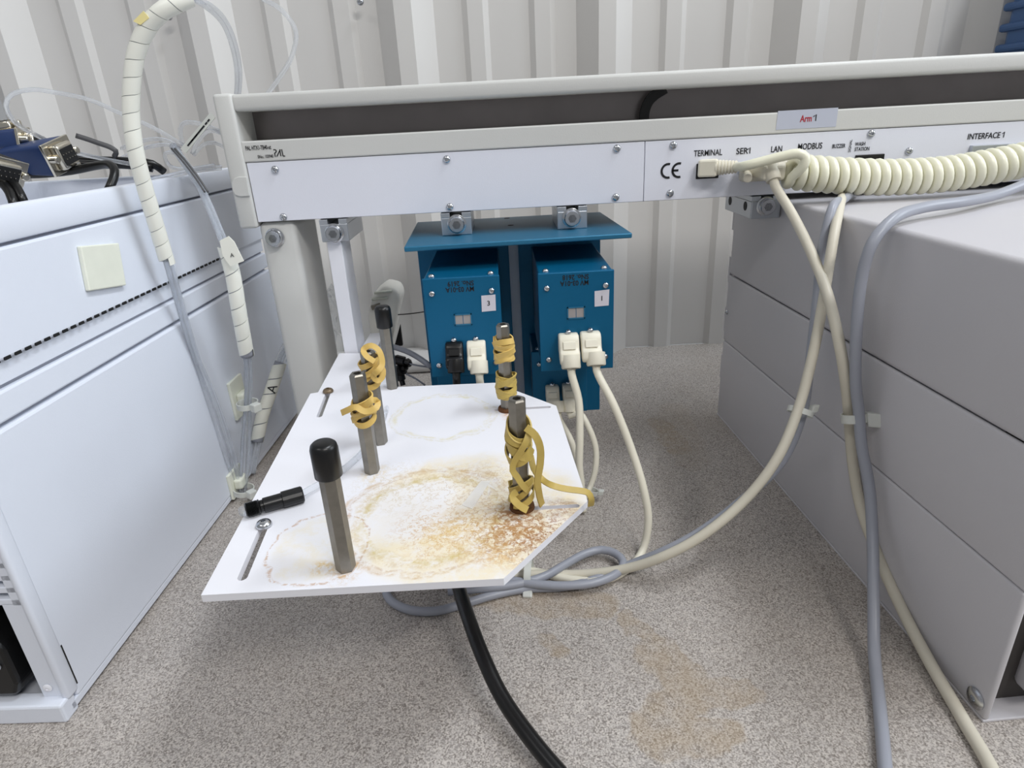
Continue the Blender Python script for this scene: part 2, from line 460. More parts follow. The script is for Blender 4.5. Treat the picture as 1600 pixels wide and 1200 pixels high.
q = A2+ex2*.0062+V((0, 0, .0078)); o = put('screw', pan_screw(.0048, .0016), inr, q-ey2*0.0); o.rotation_euler = (0, 0, math.atan2(ex2.y, ex2.x)+PI)
q = A2+ex2*(UL-.004)+V((0, 0, .095)); o = put('screw', SMALLSCREW, inr, q); o.rotation_euler = (0, 0, math.atan2(ex2.y, ex2.x)+PI)

# blue ribbed bin behind, top right
p = Y_(1571, 40, .655); bm_ = B()
bx0 = p.x; box(bm_, (bx0, .57, 0), (bx0+.07, .655, .42), .006)
binb = obj('storage_bin', bm_, 'binblue')
tag(binb, 'blue ribbed plastic bin standing behind the grey housing at top right', 'bin')
for i in range(12):
    obj('rib', box(B(), (bx0-.003, .564, .2+i*.017), (bx0+.072, .66, .207+i*.017), .0025, 2), 'binblue', binb)

# ================================================================== RAIL
YR = .425; K = YR/.5505
zz = lambda z: .25-(.25-z)*K
ZB = zz(.1805); ZPT = zz(.2288); ZL = zz(.2448); ZCT = zz(.2670); ZTOP = zz(.2795)
XL = -.1605; XR = .62; XCAP = -.1722
rail = thing('robot_rail', (XL, YR, ZB), 'long grey sampler rail with dark slot and white connector panels', 'rail')
P = lambda n, bm, m='railgrey', par=rail, **k: obj(n, bm, m, par, **k)
P('body', box(B(), (XL, YR+.0012, ZB), (XR, YR+.085, ZPT), .0004))
P('lower_lip', box(B(), (XL-.0005, YR-.001, ZPT), (XR, YR+.085, ZL), .0008))
P('upper_lip', box(B(), (XL-.001, YR-.001, ZCT), (XR, YR+.085, ZTOP), .0022, 3), smooth=True, sharp=50)
P('slot_back', box(B(), (XL, YR+.028, ZL-.001), (XR, YR+.034, ZCT+.001)), 'darkchan')
belt = [Y_(x, y, YR+.02) for x, y in ((1006, 190), (1008, 172), (1014, 158), (1024, 148), (1040, 138))]
P('drive_belt', ribbon(B(), spline(belt, .002), [V((0, 1, 0))]*len(spline(belt, .002)), .0065, .0015), 'blackmatt')
cap = P('end_cap', box(B(), (XCAP, YR-.0022, zz(.1762)), (XL, YR+.088, ZTOP+.0006), .002, 3), smooth=True, sharp=50)
bt = [Y_(x, y, YR-.0022) for x, y in ((386, 276), (373, 276), (366, 279), (363, 286), (364, 297), (368, 304), (376, 307), (391, 306))]
obj('cap_button', prism(B(), bt, (0, .0005, 0), (0, -.0012, 0), .0004), 'railgrey', cap)
XS = .1195*K
pl1 = P('cover_panel', box(B(), (XL+.0005, YR-.0004, ZB+.0003), (XS-.0002, YR+.0014, ZPT-.0004), .0003), 'panelwhite')
pl2 = P('connector_panel', box(B(), (XS+.0002, YR-.0004, ZB+.0003), (XR, YR+.0014, ZPT-.0004), .0003), 'panelwhite')
YF = YR-.0005
for x, y in ((430, 265), (443, 339), (698, 249), (703, 323), (964, 232), (962, 308)): put('screw', SCREW, pl1, Y_(x, y, YF))
for x, y in ((1052, 227), (1047, 302), (1361, 209), (1420, 236)): put('screw', SCREW, pl2, Y_(x, y, YF))
YT = YR-.00065
def ptext(s, x, y, size, bold=.012, m='ink', par=pl2, fit=None, yy=YT): return text('lettering', s, size, Y_(x, y, yy), m, par, bold=bold, fit=px(fit))
px = lambda n: n*.405/FPX
ptext('TERMINAL', 1084, 244.5, px(12.6), fit=44); ptext('SER1', 1150, 241, px(12.6), fit=22); ptext('LAN', 1204, 238, px(12.6), fit=17.5)
ptext('MODBUS', 1246, 234, px(12.6), fit=38); ptext('BUZZER', 1300, 231.5, px(8), fit=20.5); ptext('WASH', 1336, 228, px(7.5), fit=15.5); ptext('STATION', 1335, 236, px(7.5), fit=23)
ptext('INTERFACE 1', 1511, 218, px(12), fit=57)
p = Y_(1329, 238, YT); text('lettering', 'SIGNAL', px(5.5), p, 'ink', pl2, ex=V((0, 0, 1)), ey=V((-1, 0, 0)))
lb = obj('name_label', prism(B(), [Y_(x, y, YR-.0012) for x, y in ((1216, 173.5), (1310, 168), (1306, 198), (1212, 203))], (0, .0004, 0), (0, 0, 0)), 'label', rail)
text('lettering', 'Arm', px(13), Y_(1250, 190.5, YR-.0013), 'redink', lb, bold=.02, fit=px(17.5)); text('lettering', '1', px(13), Y_(1271, 189, YR-.0013), 'ink', lb, bold=.01)
def one_flag(x, y, h, m, par, yy):      # the slanted flag of the digit 1
    p = Y_(x, y, yy); a = px(h)
    bm_ = B(); bm_.faces.new([bm_.verts.new(p+V((u*a, 0, v*a))) for u, v in ((0, 0), (-.30, -.17), (-.30, -.29), (0, -.15))]); obj('lettering', bm_, m, par)
one_flag(1170.6, 231.3, 10, 'ink', pl2, YT); one_flag(1569.5, 206.2, 9.5, 'ink', pl2, YT); one_flag(1274.0, 179.6, 10, 'ink', lb, YR-.0014)
# CE mark
def arc(bm, c, r, a0, a1, wd, y, n=14):
    vs = []
    for i in range(n+1):
        a = math.radians(a0+(a1-a0)*i/n)
        vs.append([bm.verts.new((c.x+math.cos(a)*q, y, c.z+math.sin(a)*q)) for q in (r-wd/2, r+wd/2)])
    for a, b in zip(vs, vs[1:]): bm.faces.new((a[0], a[1], b[1], b[0]))
bm_ = B(); c0 = Y_(1044, 267, YT); r = px(10.2)
arc(bm_, c0, r, 75, 285, px(3.4), YT); c0 = Y_(1061, 266, YT); arc(bm_, c0, r, 75, 285, px(3.4), YT)
vs = [bm_.verts.new((c0.x+a, YT, c0.z+b)) for a, b in ((-r, -px(1.6)), (-px(1), -px(1.6)), (-px(1), px(1.6)), (-r, px(1.6)))]; bm_.faces.new(vs)
obj('conformity_mark', bm_, 'ink', pl2)
ptext('PAL HTX1-TB40-xt', 384, 235, px(8.6), par=rail, yy=YR-.0012, fit=39, bold=.015)
ptext('SNo.: 103940', 403, 247.5, px(6.5), par=rail, yy=YR-.0012, fit=24, bold=.01)
bm_ = B()
for seg_ in (((427, 234), (430.5, 234), (432, 236.5), (429, 240)), ((429, 239.5), (430.3, 245)), ((432.5, 244.7), (438, 233.5)), ((437, 233.7), (439, 244.2)), ((440, 233.3), (442.3, 244), (445.5, 243.8))):
    pp = [Y_(x, y, YR-.00125) for x, y in seg_]
    for a, b in zip(pp, pp[1:]):
        d = (b-a).normalized(); n_ = V((-d.z, 0, d.x))*px(.75)
        bm_.faces.new([bm_.verts.new(v) for v in (a-n_, b-n_, b+n_, a+n_)])
obj('logo', bm_, 'ink', rail)
# ports on the connector panel
def port(name, x0, y0, x1, y1, m='blackmatt', pr=.0012):
    a = Y_(x0, y1, YF); b = Y_(x1, y0, YF)
    return obj(name, box(B(), (a.x, YF-pr, a.z), (b.x, YF+.001, b.z), .0004), m, pl2)
j = port('network_jack', 1087, 254, 1124, 280, 'blackmatt', .0006)
port('serial_port', 1152, 248, 1258, 272, 'alu', .002); port('valve_port', 1333, 240, 1381, 266, 'black', .0015)
sp_ = port('interface_port', 1508, 222, 1612, 262, 'alu', .003)
# leg and clamps under the rail
leg = thing('support_stand', (-.15, YR+.03, 0), 'square grey metal leg carrying the left end of the sampler rail', 'support')
obj('post', box(B(), (-.2092*K, YR+.0015, 0), (-.1775*K, YR+.052, ZB-.0005), .004, 3), 'railgrey', leg, smooth=True, sharp=50)
put('bolt', BOLT, leg, Y_(430, 371, YR+.001))
def clamp(x0, x1, label, bx, depth=.045, holes=False):
    t = thing('rail_clamp', ((x0+x1)/2, YR, zz(.1615)), label, 'clamp', 'clamps under the rail')
    z0 = zz(.1612); z1 = ZB-.0004
    bm_ = box(B(), (x0, YR-.001, z0), (x1, YR+depth, z1-.003), .0006)
    box(bm_, (x0, YR-.001, z1-.0032), (x0+(x1-x0)*.3, YR+depth, z1), .0003); box(bm_, (x1-(x1-x0)*.3, YR-.001, z1-.0032), (x1, YR+depth, z1), .0003)
    obj('block', bm_, 'alu', t)
    put('bolt', BOLT, t, Y_(*bx, YR-.0011))
    if holes:
        for f in (.2, .8):
            obj('hole', lathe(B(), [(-.0003, .0030), (.0002, .0030)], (x0, YR+depth*f, (z0+z1)/2), (-1, 0, 0), 16), 'blackmatt', t)
    return t
clamp(-.156*K, -.1325*K, 'aluminium rail clamp above the white platform column', (523, 364))
clamp(-.0528*K, -.0271*K, 'aluminium rail clamp on the left of the blue bracket plate', (714, 350))
clamp(.0463*K, .0717*K, 'aluminium rail clamp on the right of the blue bracket plate', (893, 340))
clamp(.2118*K, .2370*K, 'aluminium rail clamp beside the grey housing below the connectors', (1196, 322), .05, True)

# ================================================================== BLUE BRACKET AND VALVE MODULES
ZBR = zz(.1612)
br = thing('mounting_bracket', (.01, .44, .05), 'blue anodised bracket plate hanging under the rail', 'bracket')
P = lambda n, bm, m='tealplate', par=br, **k: obj(n, bm, m, par, **k)
a = Z_(631, 386, ZBR); b = Z_(988, 364, ZBR); c_ = Z_(938, 331, ZBR); d = Z_(652, 347, ZBR)
top = P('top_plate', prism(B(), [a, b, c_, d], (0, 0, 0), (0, 0, -.0032), .0007))
for x, y in ((798, 352), (792, 341)):
    p = Z_(x, y, ZBR); obj('hole', lathe(B(), [(-.0002, .0022), (.0001, .0022)], p, (0, 0, 1), 16), 'blackmatt', top)
YB = .462
l0 = Y_(655, 420, YB).x; l1 = Y_(796, 420, YB).x; r0 = Y_(811, 420, YB).x; r1 = Y_(938, 400, YB).x
P('back_plate', box(B(), (l0, YB, .03), (l1, YB+.003, ZBR-.003), .0005), 'teal')
P('back_plate', box(B(), (r0, YB, .03), (r1, YB+.003, ZBR-.003), .0005), 'teal')
P('spacer_bar', box(B(), (Y_(797, 450, YB+.012).x, YB+.012, 0), (Y_(818, 450, YB+.012).x, YB+.02, ZBR-.003), .0005), 'silverbar')
YM = .372
def module(label, x0, x1, z0, z1, yf, num=None, sn=None, win=None, stick=None, txt=None):
    t = thing('valve_module', ((x0+x1)/2, yf, z0), label, 'valve module', 'blue valve modules on the bracket')
    obj('body', box(B(), (x0+.0006, yf+.0018, z0), (x1-.0006, YB-.0005, z1-.0004), .0008), 'teal', t)
    fp = obj('front_plate', box(B(), (x0, yf, z0-.001), (x1, yf+.002, z1), .0006), 'teal', t)
    for sx in (x0+.0052, x1-.0052):
        put('screw', SMALLSCREW, fp, (sx, yf, z1-.0092)); put('screw', SMALLSCREW, fp, (sx, yf, z0+.0072))
        o = put('screw', SMALLSCREW, t, (sx, yf+.0065, z1-.0004)); o.rotation_euler = (-PI/2, 0, 0)
    if num:
        p = [Y_(x, y, yf) for x, y in stick]
        st = obj('number_sticker', prism(B(), p, (0, .0003, 0), (0, -.0003, 0)), 'paper', t)
        c = sum(p, V())/4; text('lettering', num, .0042, (c.x, yf-.0004, c.z-.0014), 'ink', st, align='CENTER', bold=.01)
        p = [Y_(x, y, yf) for x, y in txt]
        tx = p[1].x; zt_ = p[0].z
        text('lettering', 'SNo. '+sn, .0042, (tx, yf-.0001, p[0].z-.0002), 'ink', fp, ex=V((-1, 0, 0)), ey=V((0, 0, -1)), bold=.02, sx=.88)
        text('lettering', 'MV 03-01A', .0042, (tx, yf-.0001, p[0].z-.0056+.0018), 'ink', fp, ex=V((-1, 0, 0)), ey=V((0, 0, -1)), bold=.02, sx=.88)
        p = [Y_(x, y, yf) for x, y in win]
        wx0 = p[0].x; wx1 = p[1].x; wz0 = p[1].z; wz1 = p[0].z
        wf = B()
        for lo, hi in (((wx0, wz1-.0007), (wx1, wz1)), ((wx0, wz0), (wx1, wz0+.0007)), ((wx0, wz0), (wx0+.0007, wz1)), ((wx1-.0007, wz0), (wx1, wz1))):
            box(wf, (lo[0], yf-.0006, lo[1]), (hi[0], yf+.0005, hi[1]))
        wo = obj('window_frame', wf, 'tealplate', t)
        mid = (wx0+wx1)/2
        for q0, q1 in ((wx0+.0006, mid-.0002), (mid+.0002, wx1-.0006)):
            obj('indicator_pane', box(B(), (q0, yf-.0001, wz0+.0006), (q1, yf+.0005, wz1-.0006)), 'pane', wo)
    return t
a = Y_(659, 437, YM); b = Y_(780, 429, YM); c_ = Y_(675, 588, YM); zt3 = (a.z+b.z)/2
mod3 = module('blue valve module with number 3 sticker under the bracket', a.x, b.x, c_.z, zt3, YM, '3', '2619', ((709, 491), (738, 507)), ((752, 462), (774, 460), (775, 485), (753, 487)), ((698, 440), (741, 450)))
a1 = Y_(840, 429, YM); b1 = Y_(960, 420, YM); zt1 = (a1.z+b1.z)/2; zb1 = Y_(900, 576, YM).z
mod1 = module('blue valve module with number 1 sticker and two white plugs', a1.x, b1.x, zb1, zt1, YM, '1', '2618', ((886, 480), (914, 497)), ((929, 455), (952, 452), (951, 477), (929, 479)), ((878, 430), (920, 440)))
YL = .418
a = Y_(832, 600, YL); b = Y_(917, 600, YL); c_ = Y_(905, 641, YL)
modb = module('lower blue valve module half hidden below module number 1', a.x, b.x, c_.z, zb1-.004, YL)
a = Y_(684, 600, YL); b = Y_(781, 600, YL)
modc = module('lower blue valve module below number 3, mostly hidden by the platform', a.x, b.x, c_.z, Y_(700, 588, YL).z, YL)

# ================================================================== WHITE PLATFORM WITH HEX POSTS
ZP = Y_(548, 551, YR).z; TH = .003
pf = thing('vial_platform', Z_(600, 800, ZP)-V((0, 0, TH)), 'white stained platform plate with six steel posts hung from the rail', 'platform')
def pz(x, y): return Z_(x, y, ZP)
outline = [pz(*p) for p in ((314, 930), (787, 904), (918, 783), (869, 634), (773, 598), (612, 605), (601, 559), (560, 552), (530, 552), (497, 613), (485, 615))]
def slot_loop(a, b, wd):
    a = pz(*a); b = pz(*b); d = (b-a).normalized(); n = V((-d.y, d.x, 0)); out = []
    for i in range(7): t = -PI/2+PI*i/6; out.append(b+(d*math.cos(t)+n*math.sin(t))*wd/2)
    for i in range(7): t = PI/2+PI*i/6; out.append(a+(d*math.cos(t)+n*math.sin(t))*wd/2)
    return out
loops = [outline]+[slot_loop(*s) for s in (((513, 613), (499, 650), .0032), ((413, 822), (379, 902), .0036), ((776, 640.5), (857, 636), .0026), ((800, 796), (901, 790.5), .0025))]
bm_ = B(); es = []
for lp in loops:
    vs = [bm_.verts.new(v) for v in lp]; es += [bm_.edges.new((vs[i], vs[(i+1) % len(vs)])) for i in range(len(vs))]
r = bmesh.ops.triangle_fill(bm_, edges=es, use_beauty=True, use_dissolve=False)
fs = [f for f in bm_.faces]
r = bmesh.ops.extrude_face_region(bm_, geom=fs)
for v in r['geom']:
    if isinstance(v, bmesh.types.BMVert): v.co.z -= TH
# stained lacquer
m = mat('platewhite', (236, 236, 240), .42); nt = NT(m); OP = ORG[pf.name]
def lq(x, y): p = pz(x, y); return (p.x-OP.x, p.y-OP.y)
Wq = nt.warp(26, .03); Wp = nt.warp(60, .012); Wf = nt.warp(220, .006)
base = lin((228, 228, 234))
def posdir(x, y): return lq(x, y)
cF = lq(672, 806); cB = lq(692, 650)
RF = math.dist(cF, lq(562, 812)); RB = math.dist(cB, lq(617, 655))
streak = nt.noise(110, 6, Wp, .75); fine = nt.noise(380, 6, Wf, .78); blot = nt.noise(45, 4, None, .6)
dF = nt.dist(Wp, cF); dB = nt.dist(Wp, cB)
up_ = nt.n('ShaderNodeNewGeometry'); sep = nt.n('ShaderNodeSeparateXYZ'); nt.L(up_.outputs['Normal'], sep.inputs[0]); face = nt.ramp(sep.outputs['Z'], .3, .6, 0, 1)
def lay(f, cl):
    global c
    c = nt.mix(nt.math('MULTIPLY', f, face), c, lin(cl))
mul = lambda a, b: nt.math('MULTIPLY', a, b)
c = base
# cream film left by spills: a wide pool round the front ring, thin inside the ring on its left
pool = nt.ramp(nt.dist(Wp, lq(735, 800)), RF*1.4, RF*1.85)
thin = nt.math('SUBTRACT', 1.0, mul(nt.ramp(nt.dist(Wp, lq(640, 795)), RF*.55, RF*.95), .7))
lay(mul(mul(pool, thin), nt.ramp(streak.outputs['Fac'], .28, .64, .2, .72)), (230, 214, 172))
lay(mul(nt.ramp(nt.dist(Wq, lq(500, 850)), .016, .021), nt.ramp(streak.outputs['Fac'], .4, .62, .1, .4)), (224, 210, 170))
lay(mul(nt.ramp(nt.math('ABSOLUTE', nt.math('SUBTRACT', nt.dist(Wq, lq(500, 850)), .0205)), 0, .0009), nt.ramp(fine.outputs['Fac'], .42, .56, 0, .7)), (184, 142, 100))
def ring(d, r, wd, amt, cl, tex):
    lay(mul(nt.ramp(nt.math('ABSOLUTE', nt.math('SUBTRACT', d, r)), 0, wd), nt.ramp(tex.outputs['Fac'], .40, .60, .0, amt)), cl)
ring(dF, RF, .0022, .75, (196, 176, 104), streak); ring(dF, RF*1.08, .003, .5, (198, 172, 116), fine); ring(dF, RF*.93, .0016, .5, (206, 186, 130), fine)
ring(dF, RF*1.3, .0022, .6, (192, 156, 104), streak); ring(dF, RF*1.22, .0014, .5, (180, 140, 92), fine)
ring(dB, RB, .0022, .55, (210, 200, 150), streak); ring(dB, RB*1.1, .0014, .4, (200, 188, 140), fine)
for pt_, rr_, amt, cl in (((800, 822), .030, .85, (150, 92, 40)), ((690, 830), .026, .7, (196, 150, 78)), ((850, 838), .022, .8, (140, 84, 40)), ((740, 760), .03, .5, (176, 140, 88)), ((620, 760), .03, .45, (190, 168, 120))):
    lay(mul(nt.ramp(nt.dist(Wp, lq(*pt_)), rr_*.2, rr_), nt.ramp(nt.math('ABSOLUTE', nt.math('SUBTRACT', nt.noise(230, 4, Wf, .6).outputs['Fac'], .5)), .0, .035, amt, 0)), cl)
# rust carried from the front right post and along its slot
for pt_, r0_, r1_, amt, cl in (((770, 825), .008, .030, .6, (206, 172, 112)), ((800, 828), .002, .017, .85, (166, 116, 62)), ((838, 836), .0, .014, .75, (150, 100, 54)), ((815, 800), .004, .010, .8, (150, 96, 48)), ((880, 795), .001, .009, .75, (164, 116, 70)), ((690, 835), .0, .016, .65, (216, 182, 112)), ((798, 648), .003, .007, .8, (200, 146, 80)), ((535, 892), .004, .010, .55, (206, 170, 116)), ((582, 742), .004, .009, .5, (214, 192, 142)), ((500, 888), .001, .006, .8, (212, 180, 104)), ((780, 870), .0, .012, .6, (206, 160, 92)), ((730, 740), .0, .012, .5, (196, 160, 110))):
    lay(mul(nt.ramp(nt.dist(Wp, lq(*pt_)), r0_, r1_), nt.ramp(fine.outputs['Fac'], .42, .60, .0, amt)), cl)
lay(nt.ramp(nt.noise(1800, 2).outputs['Fac'], .70, .76, 0, .3), (180, 166, 140))
nt.L(c, nt.b.inputs['Base Color'])
obj('plate', bm_, m, pf)
P = lambda n, bm, m='whiteplastic', par=pf, **k: obj(n, bm, m, par, **k)
# column up to the clamp and the block beside it
ca = Y_(531, 551, YR+.001); cb = Y_(557, 551, YR+.001)
x0 = (Y_(518, 380, YR+.001).x+ca.x)/2; x1 = (Y_(536, 380, YR+.001).x+cb.x)/2
P('column', box(B(), (x0, YR+.001, ZP-TH), (x1, YR+.026, zz(.1613)), .0005))
P('column_foot', box(B(), (x1+.001, YR+.004, ZP-.012), (Y_(590, 540, YR+.01).x, YR+.042, ZP+.0005), .0005))
HEX = .0072/2
def hexpost(base_px, cap_=False, rot=0, rust=False):
    p = pz(*base_px); HT = .0492
    bm_ = lathe(B(), [(0, HEX*.93), (.0006, HEX), (HT-.0007, HEX), (HT, HEX*.86), (HT, HEX*.5), (HT-.004, HEX*.48)], p, (0, 0, 1), 6, ph=rot)
    for f in bm_.faces: pass
    o = obj('hex_post', bm_, 'steel', pf)
    if cap_:
        q = p+V((0, 0, HT-.0105))
        obj('rubber_cap', lathe(B(), [(0, .0043), (.0004, .0047), (.0106, .0047), (.0121, .0043), (.0129, .0034), (.0131, .0005)], q, (0, 0, 1), 24), 'black', o, smooth=True, sharp=60)
    if rust:
        obj('rusty_washer', lathe(B(), [(0, .0052), (.0016, .0050), (.0018, .003)], p, (0, 0, 1), 20), 'rust', o, smooth=True, sharp=40)
    return p
p1 = hexpost((541, 888), True, .2); p2 = hexpost((582, 737), False, .1); p3 = hexpost((595, 692), False, .3)
p4 = hexpost((614, 606), True, .1); p5 = hexpost((793, 640), False, .25, True); p6 = hexpost((816, 793), False, .15, True)
for x, y in ((513, 613), (413, 822)):
    o = put('screw', BIGSCREW if x < 450 else pan_screw(.0032, .0022, 'rustysteel'), pf, pz(x, y)+V((0, 0, .0004))); o.rotation_euler = (-PI/2, 0, 0)

# clear tape strip on the plate
tp = [pz(*p) for p in ((752, 752), (767, 752), (738, 796), (722, 790))]
tag(obj('tape_strip', prism(B(), tp, (0, 0, .0002), (0, 0, .0004)), 'tape'), 'small strip of clear tape on the stained white plate', 'tape')

# ------------------------------------------------------------------ rubber bands
def wrap_path(p, z0, z1, turns, r=.0043, wob=.0012, ph=0, seed=0, tilt=.0015):
    rnd = random.Random(seed); n = int(turns*28); out = []; nor = []
    fz = [rnd.uniform(-1, 1) for _ in range(6)]
    for i in range(n+1):
        t = i/n; a = ph+2*PI*turns*t
        q = t*turns; zc = z0+(z1-z0)*(.5-.5*math.cos(PI*q/max(1, turns)*(1+int(turns/3))))
        zc += tilt*math.sin(a+fz[0]*3+q*.7)+wob*.5*math.sin(a*.5+fz[1]*3)
        rr = r+.00012*q+.0003*math.sin(a*2.3+fz[2]*5)
        rr = r+.0005*(.5+.5*math.sin(q*2.1+fz[3]))+.0001*q
        d = V((math.cos(a), math.sin(a), 0)); out.append(p+d*rr+V((0, 0, zc))); nor.append((d+V((0, 0, .35*math.sin(a*1.3+fz[4]*4)))).normalized())
    return out, nor
def band(label, path, nor, wd=.0032, m='rubber', th=.0007):
    return tag(obj('rubber_band', ribbon(B(), path, nor, wd, th), m, smooth=True, sharp=60), label, 'rubber band', 'tan rubber bands on the posts')
def free(pts, wd=.0028, roll=0):
    s = spline(pts, .0015); n = [V((math.sin(roll+i*.03), -math.cos(roll+i*.03), .25)) for i in range(len(s))]; return s, n
a, n_ = wrap_path(p5, .0305, .0405, 8.5, seed=1); band('yellow rubber band wound near the top of the back right post', a, n_)
a, n_ = wrap_path(p5, .010, .0195, 8.5, seed=2, ph=1); band('yellow rubber band wound low on the back right post', a, n_, m='rubberold')
a, n_ = wrap_path(p6, .0265, .0365, 3.6, seed=3, ph=2.2, tilt=.0032); band('yellow rubber band crossed round the top of the front right post', a, n_, .0038, 'rubberold')
a, n_ = wrap_path(p6, .0065, .0125, 2.8, seed=5, ph=4, tilt=.0026, r=.0046); band('yellow rubber band looped at the foot of the front right post', a, n_, .0026, 'rubberold')
# diagonal strand up the post front, twisted
def P6(x, y, dy=-.006): return Y_(x, y, p6.y+dy)
s, n_ = free([P6(828, 672, -.003), P6(822, 690), P6(812, 708), P6(803, 722), P6(801, 735), P6(808, 745), P6(816, 758), P6(824, 766, -.005)])
band('yellow rubber band strand zigzagging across the front right post', s, n_, .0026, 'rubberold')
s, n_ = free([P6(822, 668, -.004), P6(836, 680), P6(844, 700), P6(844, 725), P6(840, 750), P6(843, 775, -.004), P6(847, 789, -.002)])
band('yellow rubber band strand hanging free beside the front right post', s, n_, .0030, 'rubberold')
e = [P6(829, 712, .003), P6(834, 732, 0), P6(846, 748, 0), P6(862, 758), P6(885, 764), P6(908, 767), P6(919, 770), P6(924, 780), P6(923, 790, -.004)]
s, n_ = free(e, roll=.2); n_ = [V((.1, -.7, .7))]*len(s); band('yellow rubber band strand trailing over the right edge of the plate', s, n_, .0026, 'rubberold')
s, n_ = free([P6(808, 768), P6(800, 775, -.007), P6(806, 785, -.008), P6(815, 792, -.008), P6(824, 797, -.008)], roll=.4); band('yellow rubber band end lying on the rusty washer', s, n_, .003, 'rubberold')
def knot(p, z0, z1, label, seed, tails):
    rnd = random.Random(seed)
    a, n_ = wrap_path(p, z0, z1, 4.2, seed=seed, ph=rnd.uniform(0, 6), tilt=.0022, r=.0044)
    s = []; last = a[-1]
    for q in tails: s.append(Y_(q[0], q[1], p.y+q[2]))
    sp2 = spline([last]+s, .0012); N2 = [n_[-1].lerp(V((.3, -.8, .5)), min(1, i/8)) for i in range(len(sp2))]
    return band(label, a+sp2[1:], n_+N2[1:], .0028)
knot(p2, .0275, .036, 'tan rubber band knotted round the front left bare post', 11, [(582, 625, -.005), (590, 628, -.003), (588, 637, -.006), (570, 643, -.007), (556, 636, -.007), (545, 640, -.006), (534, 645, -.004)])
knot(p3, .034, .044, 'tan rubber band bunched over the top of the rear left post', 12, [(597, 575, -.003), (597, 590, -.005), (590, 595, -.006), (583, 588, -.007), (590, 580, -.008), (597, 570, -.006), (592, 548, -.004), (580, 540, -.003), (568, 546, -.003), (572, 556, -.006), (585, 565, -.006)])

# ------------------------------------------------------------------ black tube fitting lying on the plate
fa = pz(376, 812)+V((0, 0, .0036)); fb = pz(476, 783)+V((0, 0, .0036)); fax = (fb-fa); FLn = fax.length
ft = thing('tube_fitting', (fa+fb)/2-V((0, 0, .0036)), 'black screw fitting on a clear tube lying on the white plate', 'fitting')
S = FLn/26
obj('tip', lathe(B(), [(0, .0012), (.0003*S, .0019), (2.6*S*1e0*.001*1000, .0019)] if False else [(0, .0012), (FLn*.02, .002), (FLn*.11, .0021)], fa, fax, 16), 'tube', ft, smooth=True)
pr = [(FLn*.10, .0026)]
for i in range(8): pr += [(FLn*(.12+i*.022), .0032), (FLn*(.131+i*.022), .0028)]
pr += [(FLn*.31, .0032), (FLn*.33, .0025), (FLn*.37, .0025), (FLn*.38, .0031), (FLn*.66, .0031)]
obj('threaded_nut', lathe(B(), pr, fa, fax, 20), 'black', ft, smooth=True, sharp=50)
g = B(); lathe(g, [(FLn*.66, .0031), (FLn*.67, .0036), (FLn*.98, .0036), (FLn, .0032)], fa, fax, 16)
obj('knurled_grip', g, 'black', ft)
tb = spline([fb-fax*.05, pz(500, 766)+V((0, 0, .003)), pz(530, 745)+V((0, 0, .002)), pz(562, 716)+V((0, 0, .0015)), pz(588, 684)+V((0, 0, .0015)), pz(602, 655)+V((0, 0, .003)), Y_(605, 620, .365), Y_(601, 585, .38), Y_(596, 552, .40), Y_(601, 538, .43), Y_(612, 545, .47)], .003)
obj('tube', tube(B(), tb, .0016, 10), 'tube', ft, smooth=True)

# ================================================================== CABLES AND PLUGS
def cable(name, label, pts, r, m, cat='cable', group=None, n=12, step=.004):
    return tag(obj(name, tube(B(), spline(pts, step), r, n), m, smooth=True), label, cat, group)
# valve plugs with their cables
def plug_cable(label, px_top, px_bot, yf, wpx, m, path, r, mc=None):
    """moulded plug on a module front: top and collar given by sight lines on the front plane"""
    a = Y_(*px_top, yf); b = Y_(*px_bot, yf-.012); hw = wpx*yf*1.02/FPX/2
    t = thing('signal_cable', (a.x, yf, b.z), label, 'cable', 'valve cables')
    zt = a.z; zb = b.z; H = zt-zb
    prf = [(0, zt), (-.006, zt+.0004), (-.0085, zt-H*.1), (-.0105, zt-H*.42), (-.0135, zt-H*.5), (-.0150, zt-H*.78), (-.0135, zt-H*.95), (-.0075, zt-H*.9), (-.004, zt-H*.72), (0, zt-H*.62)]
    bm_ = prism(B(), [V((a.x-hw, yf+y_, z_)) for y_, z_ in prf], (0, 0, 0), (2*hw, 0, 0), .0012)
    obj('plug_body', bm_, m, t, smooth=True, sharp=45)
    pd = [V((a.x, yf-.0088, zt-H*.17)), V((a.x, yf-.0108, zt-H*.41))]
    bm_ = prism(B(), [pd[0]+V((-hw*.62, 0, 0)), pd[0]+V((hw*.62, 0, 0)), pd[1]+V((hw*.62, 0, 0)), pd[1]+V((-hw*.62, 0, 0))], (0, .001, 0), (0, -.0011, 0), .0003)
    obj('latch_pad', bm_, m, t)
    put('thumb_screw', SMALLSCREW, t, (a.x, yf-.004, zt+.0012), (-PI/2.6, 0, 0))
    ax = V((0, -.45, -.9)); cs = V((b.x, yf-.0128, zb+H*.10))
    obj('collar', lathe(B(), [(-.005, hw*.95), (.0022, hw*.97), (.003, hw*.9), (.003, hw*.72), (.001, hw*.70), (.001, r*1.05), (.004, r*1.1)], cs, ax, 18), m, t, smooth=True, sharp=40)
    obj('cord', tube(B(), spline([cs, cs+ax.normalized()*.006]+path, .004), r, 12), mc or m, t, smooth=True)
    return t
rc = .0024
plug_cable('cream cable in the left socket of module number 1', (887, 519), (892, 572), YM, 32, 'cream', cab(rc, (904, 625, .352), (906, 680, .345), (905, 730, .34), (908, 765, .338), (895, 810, .335)), rc)
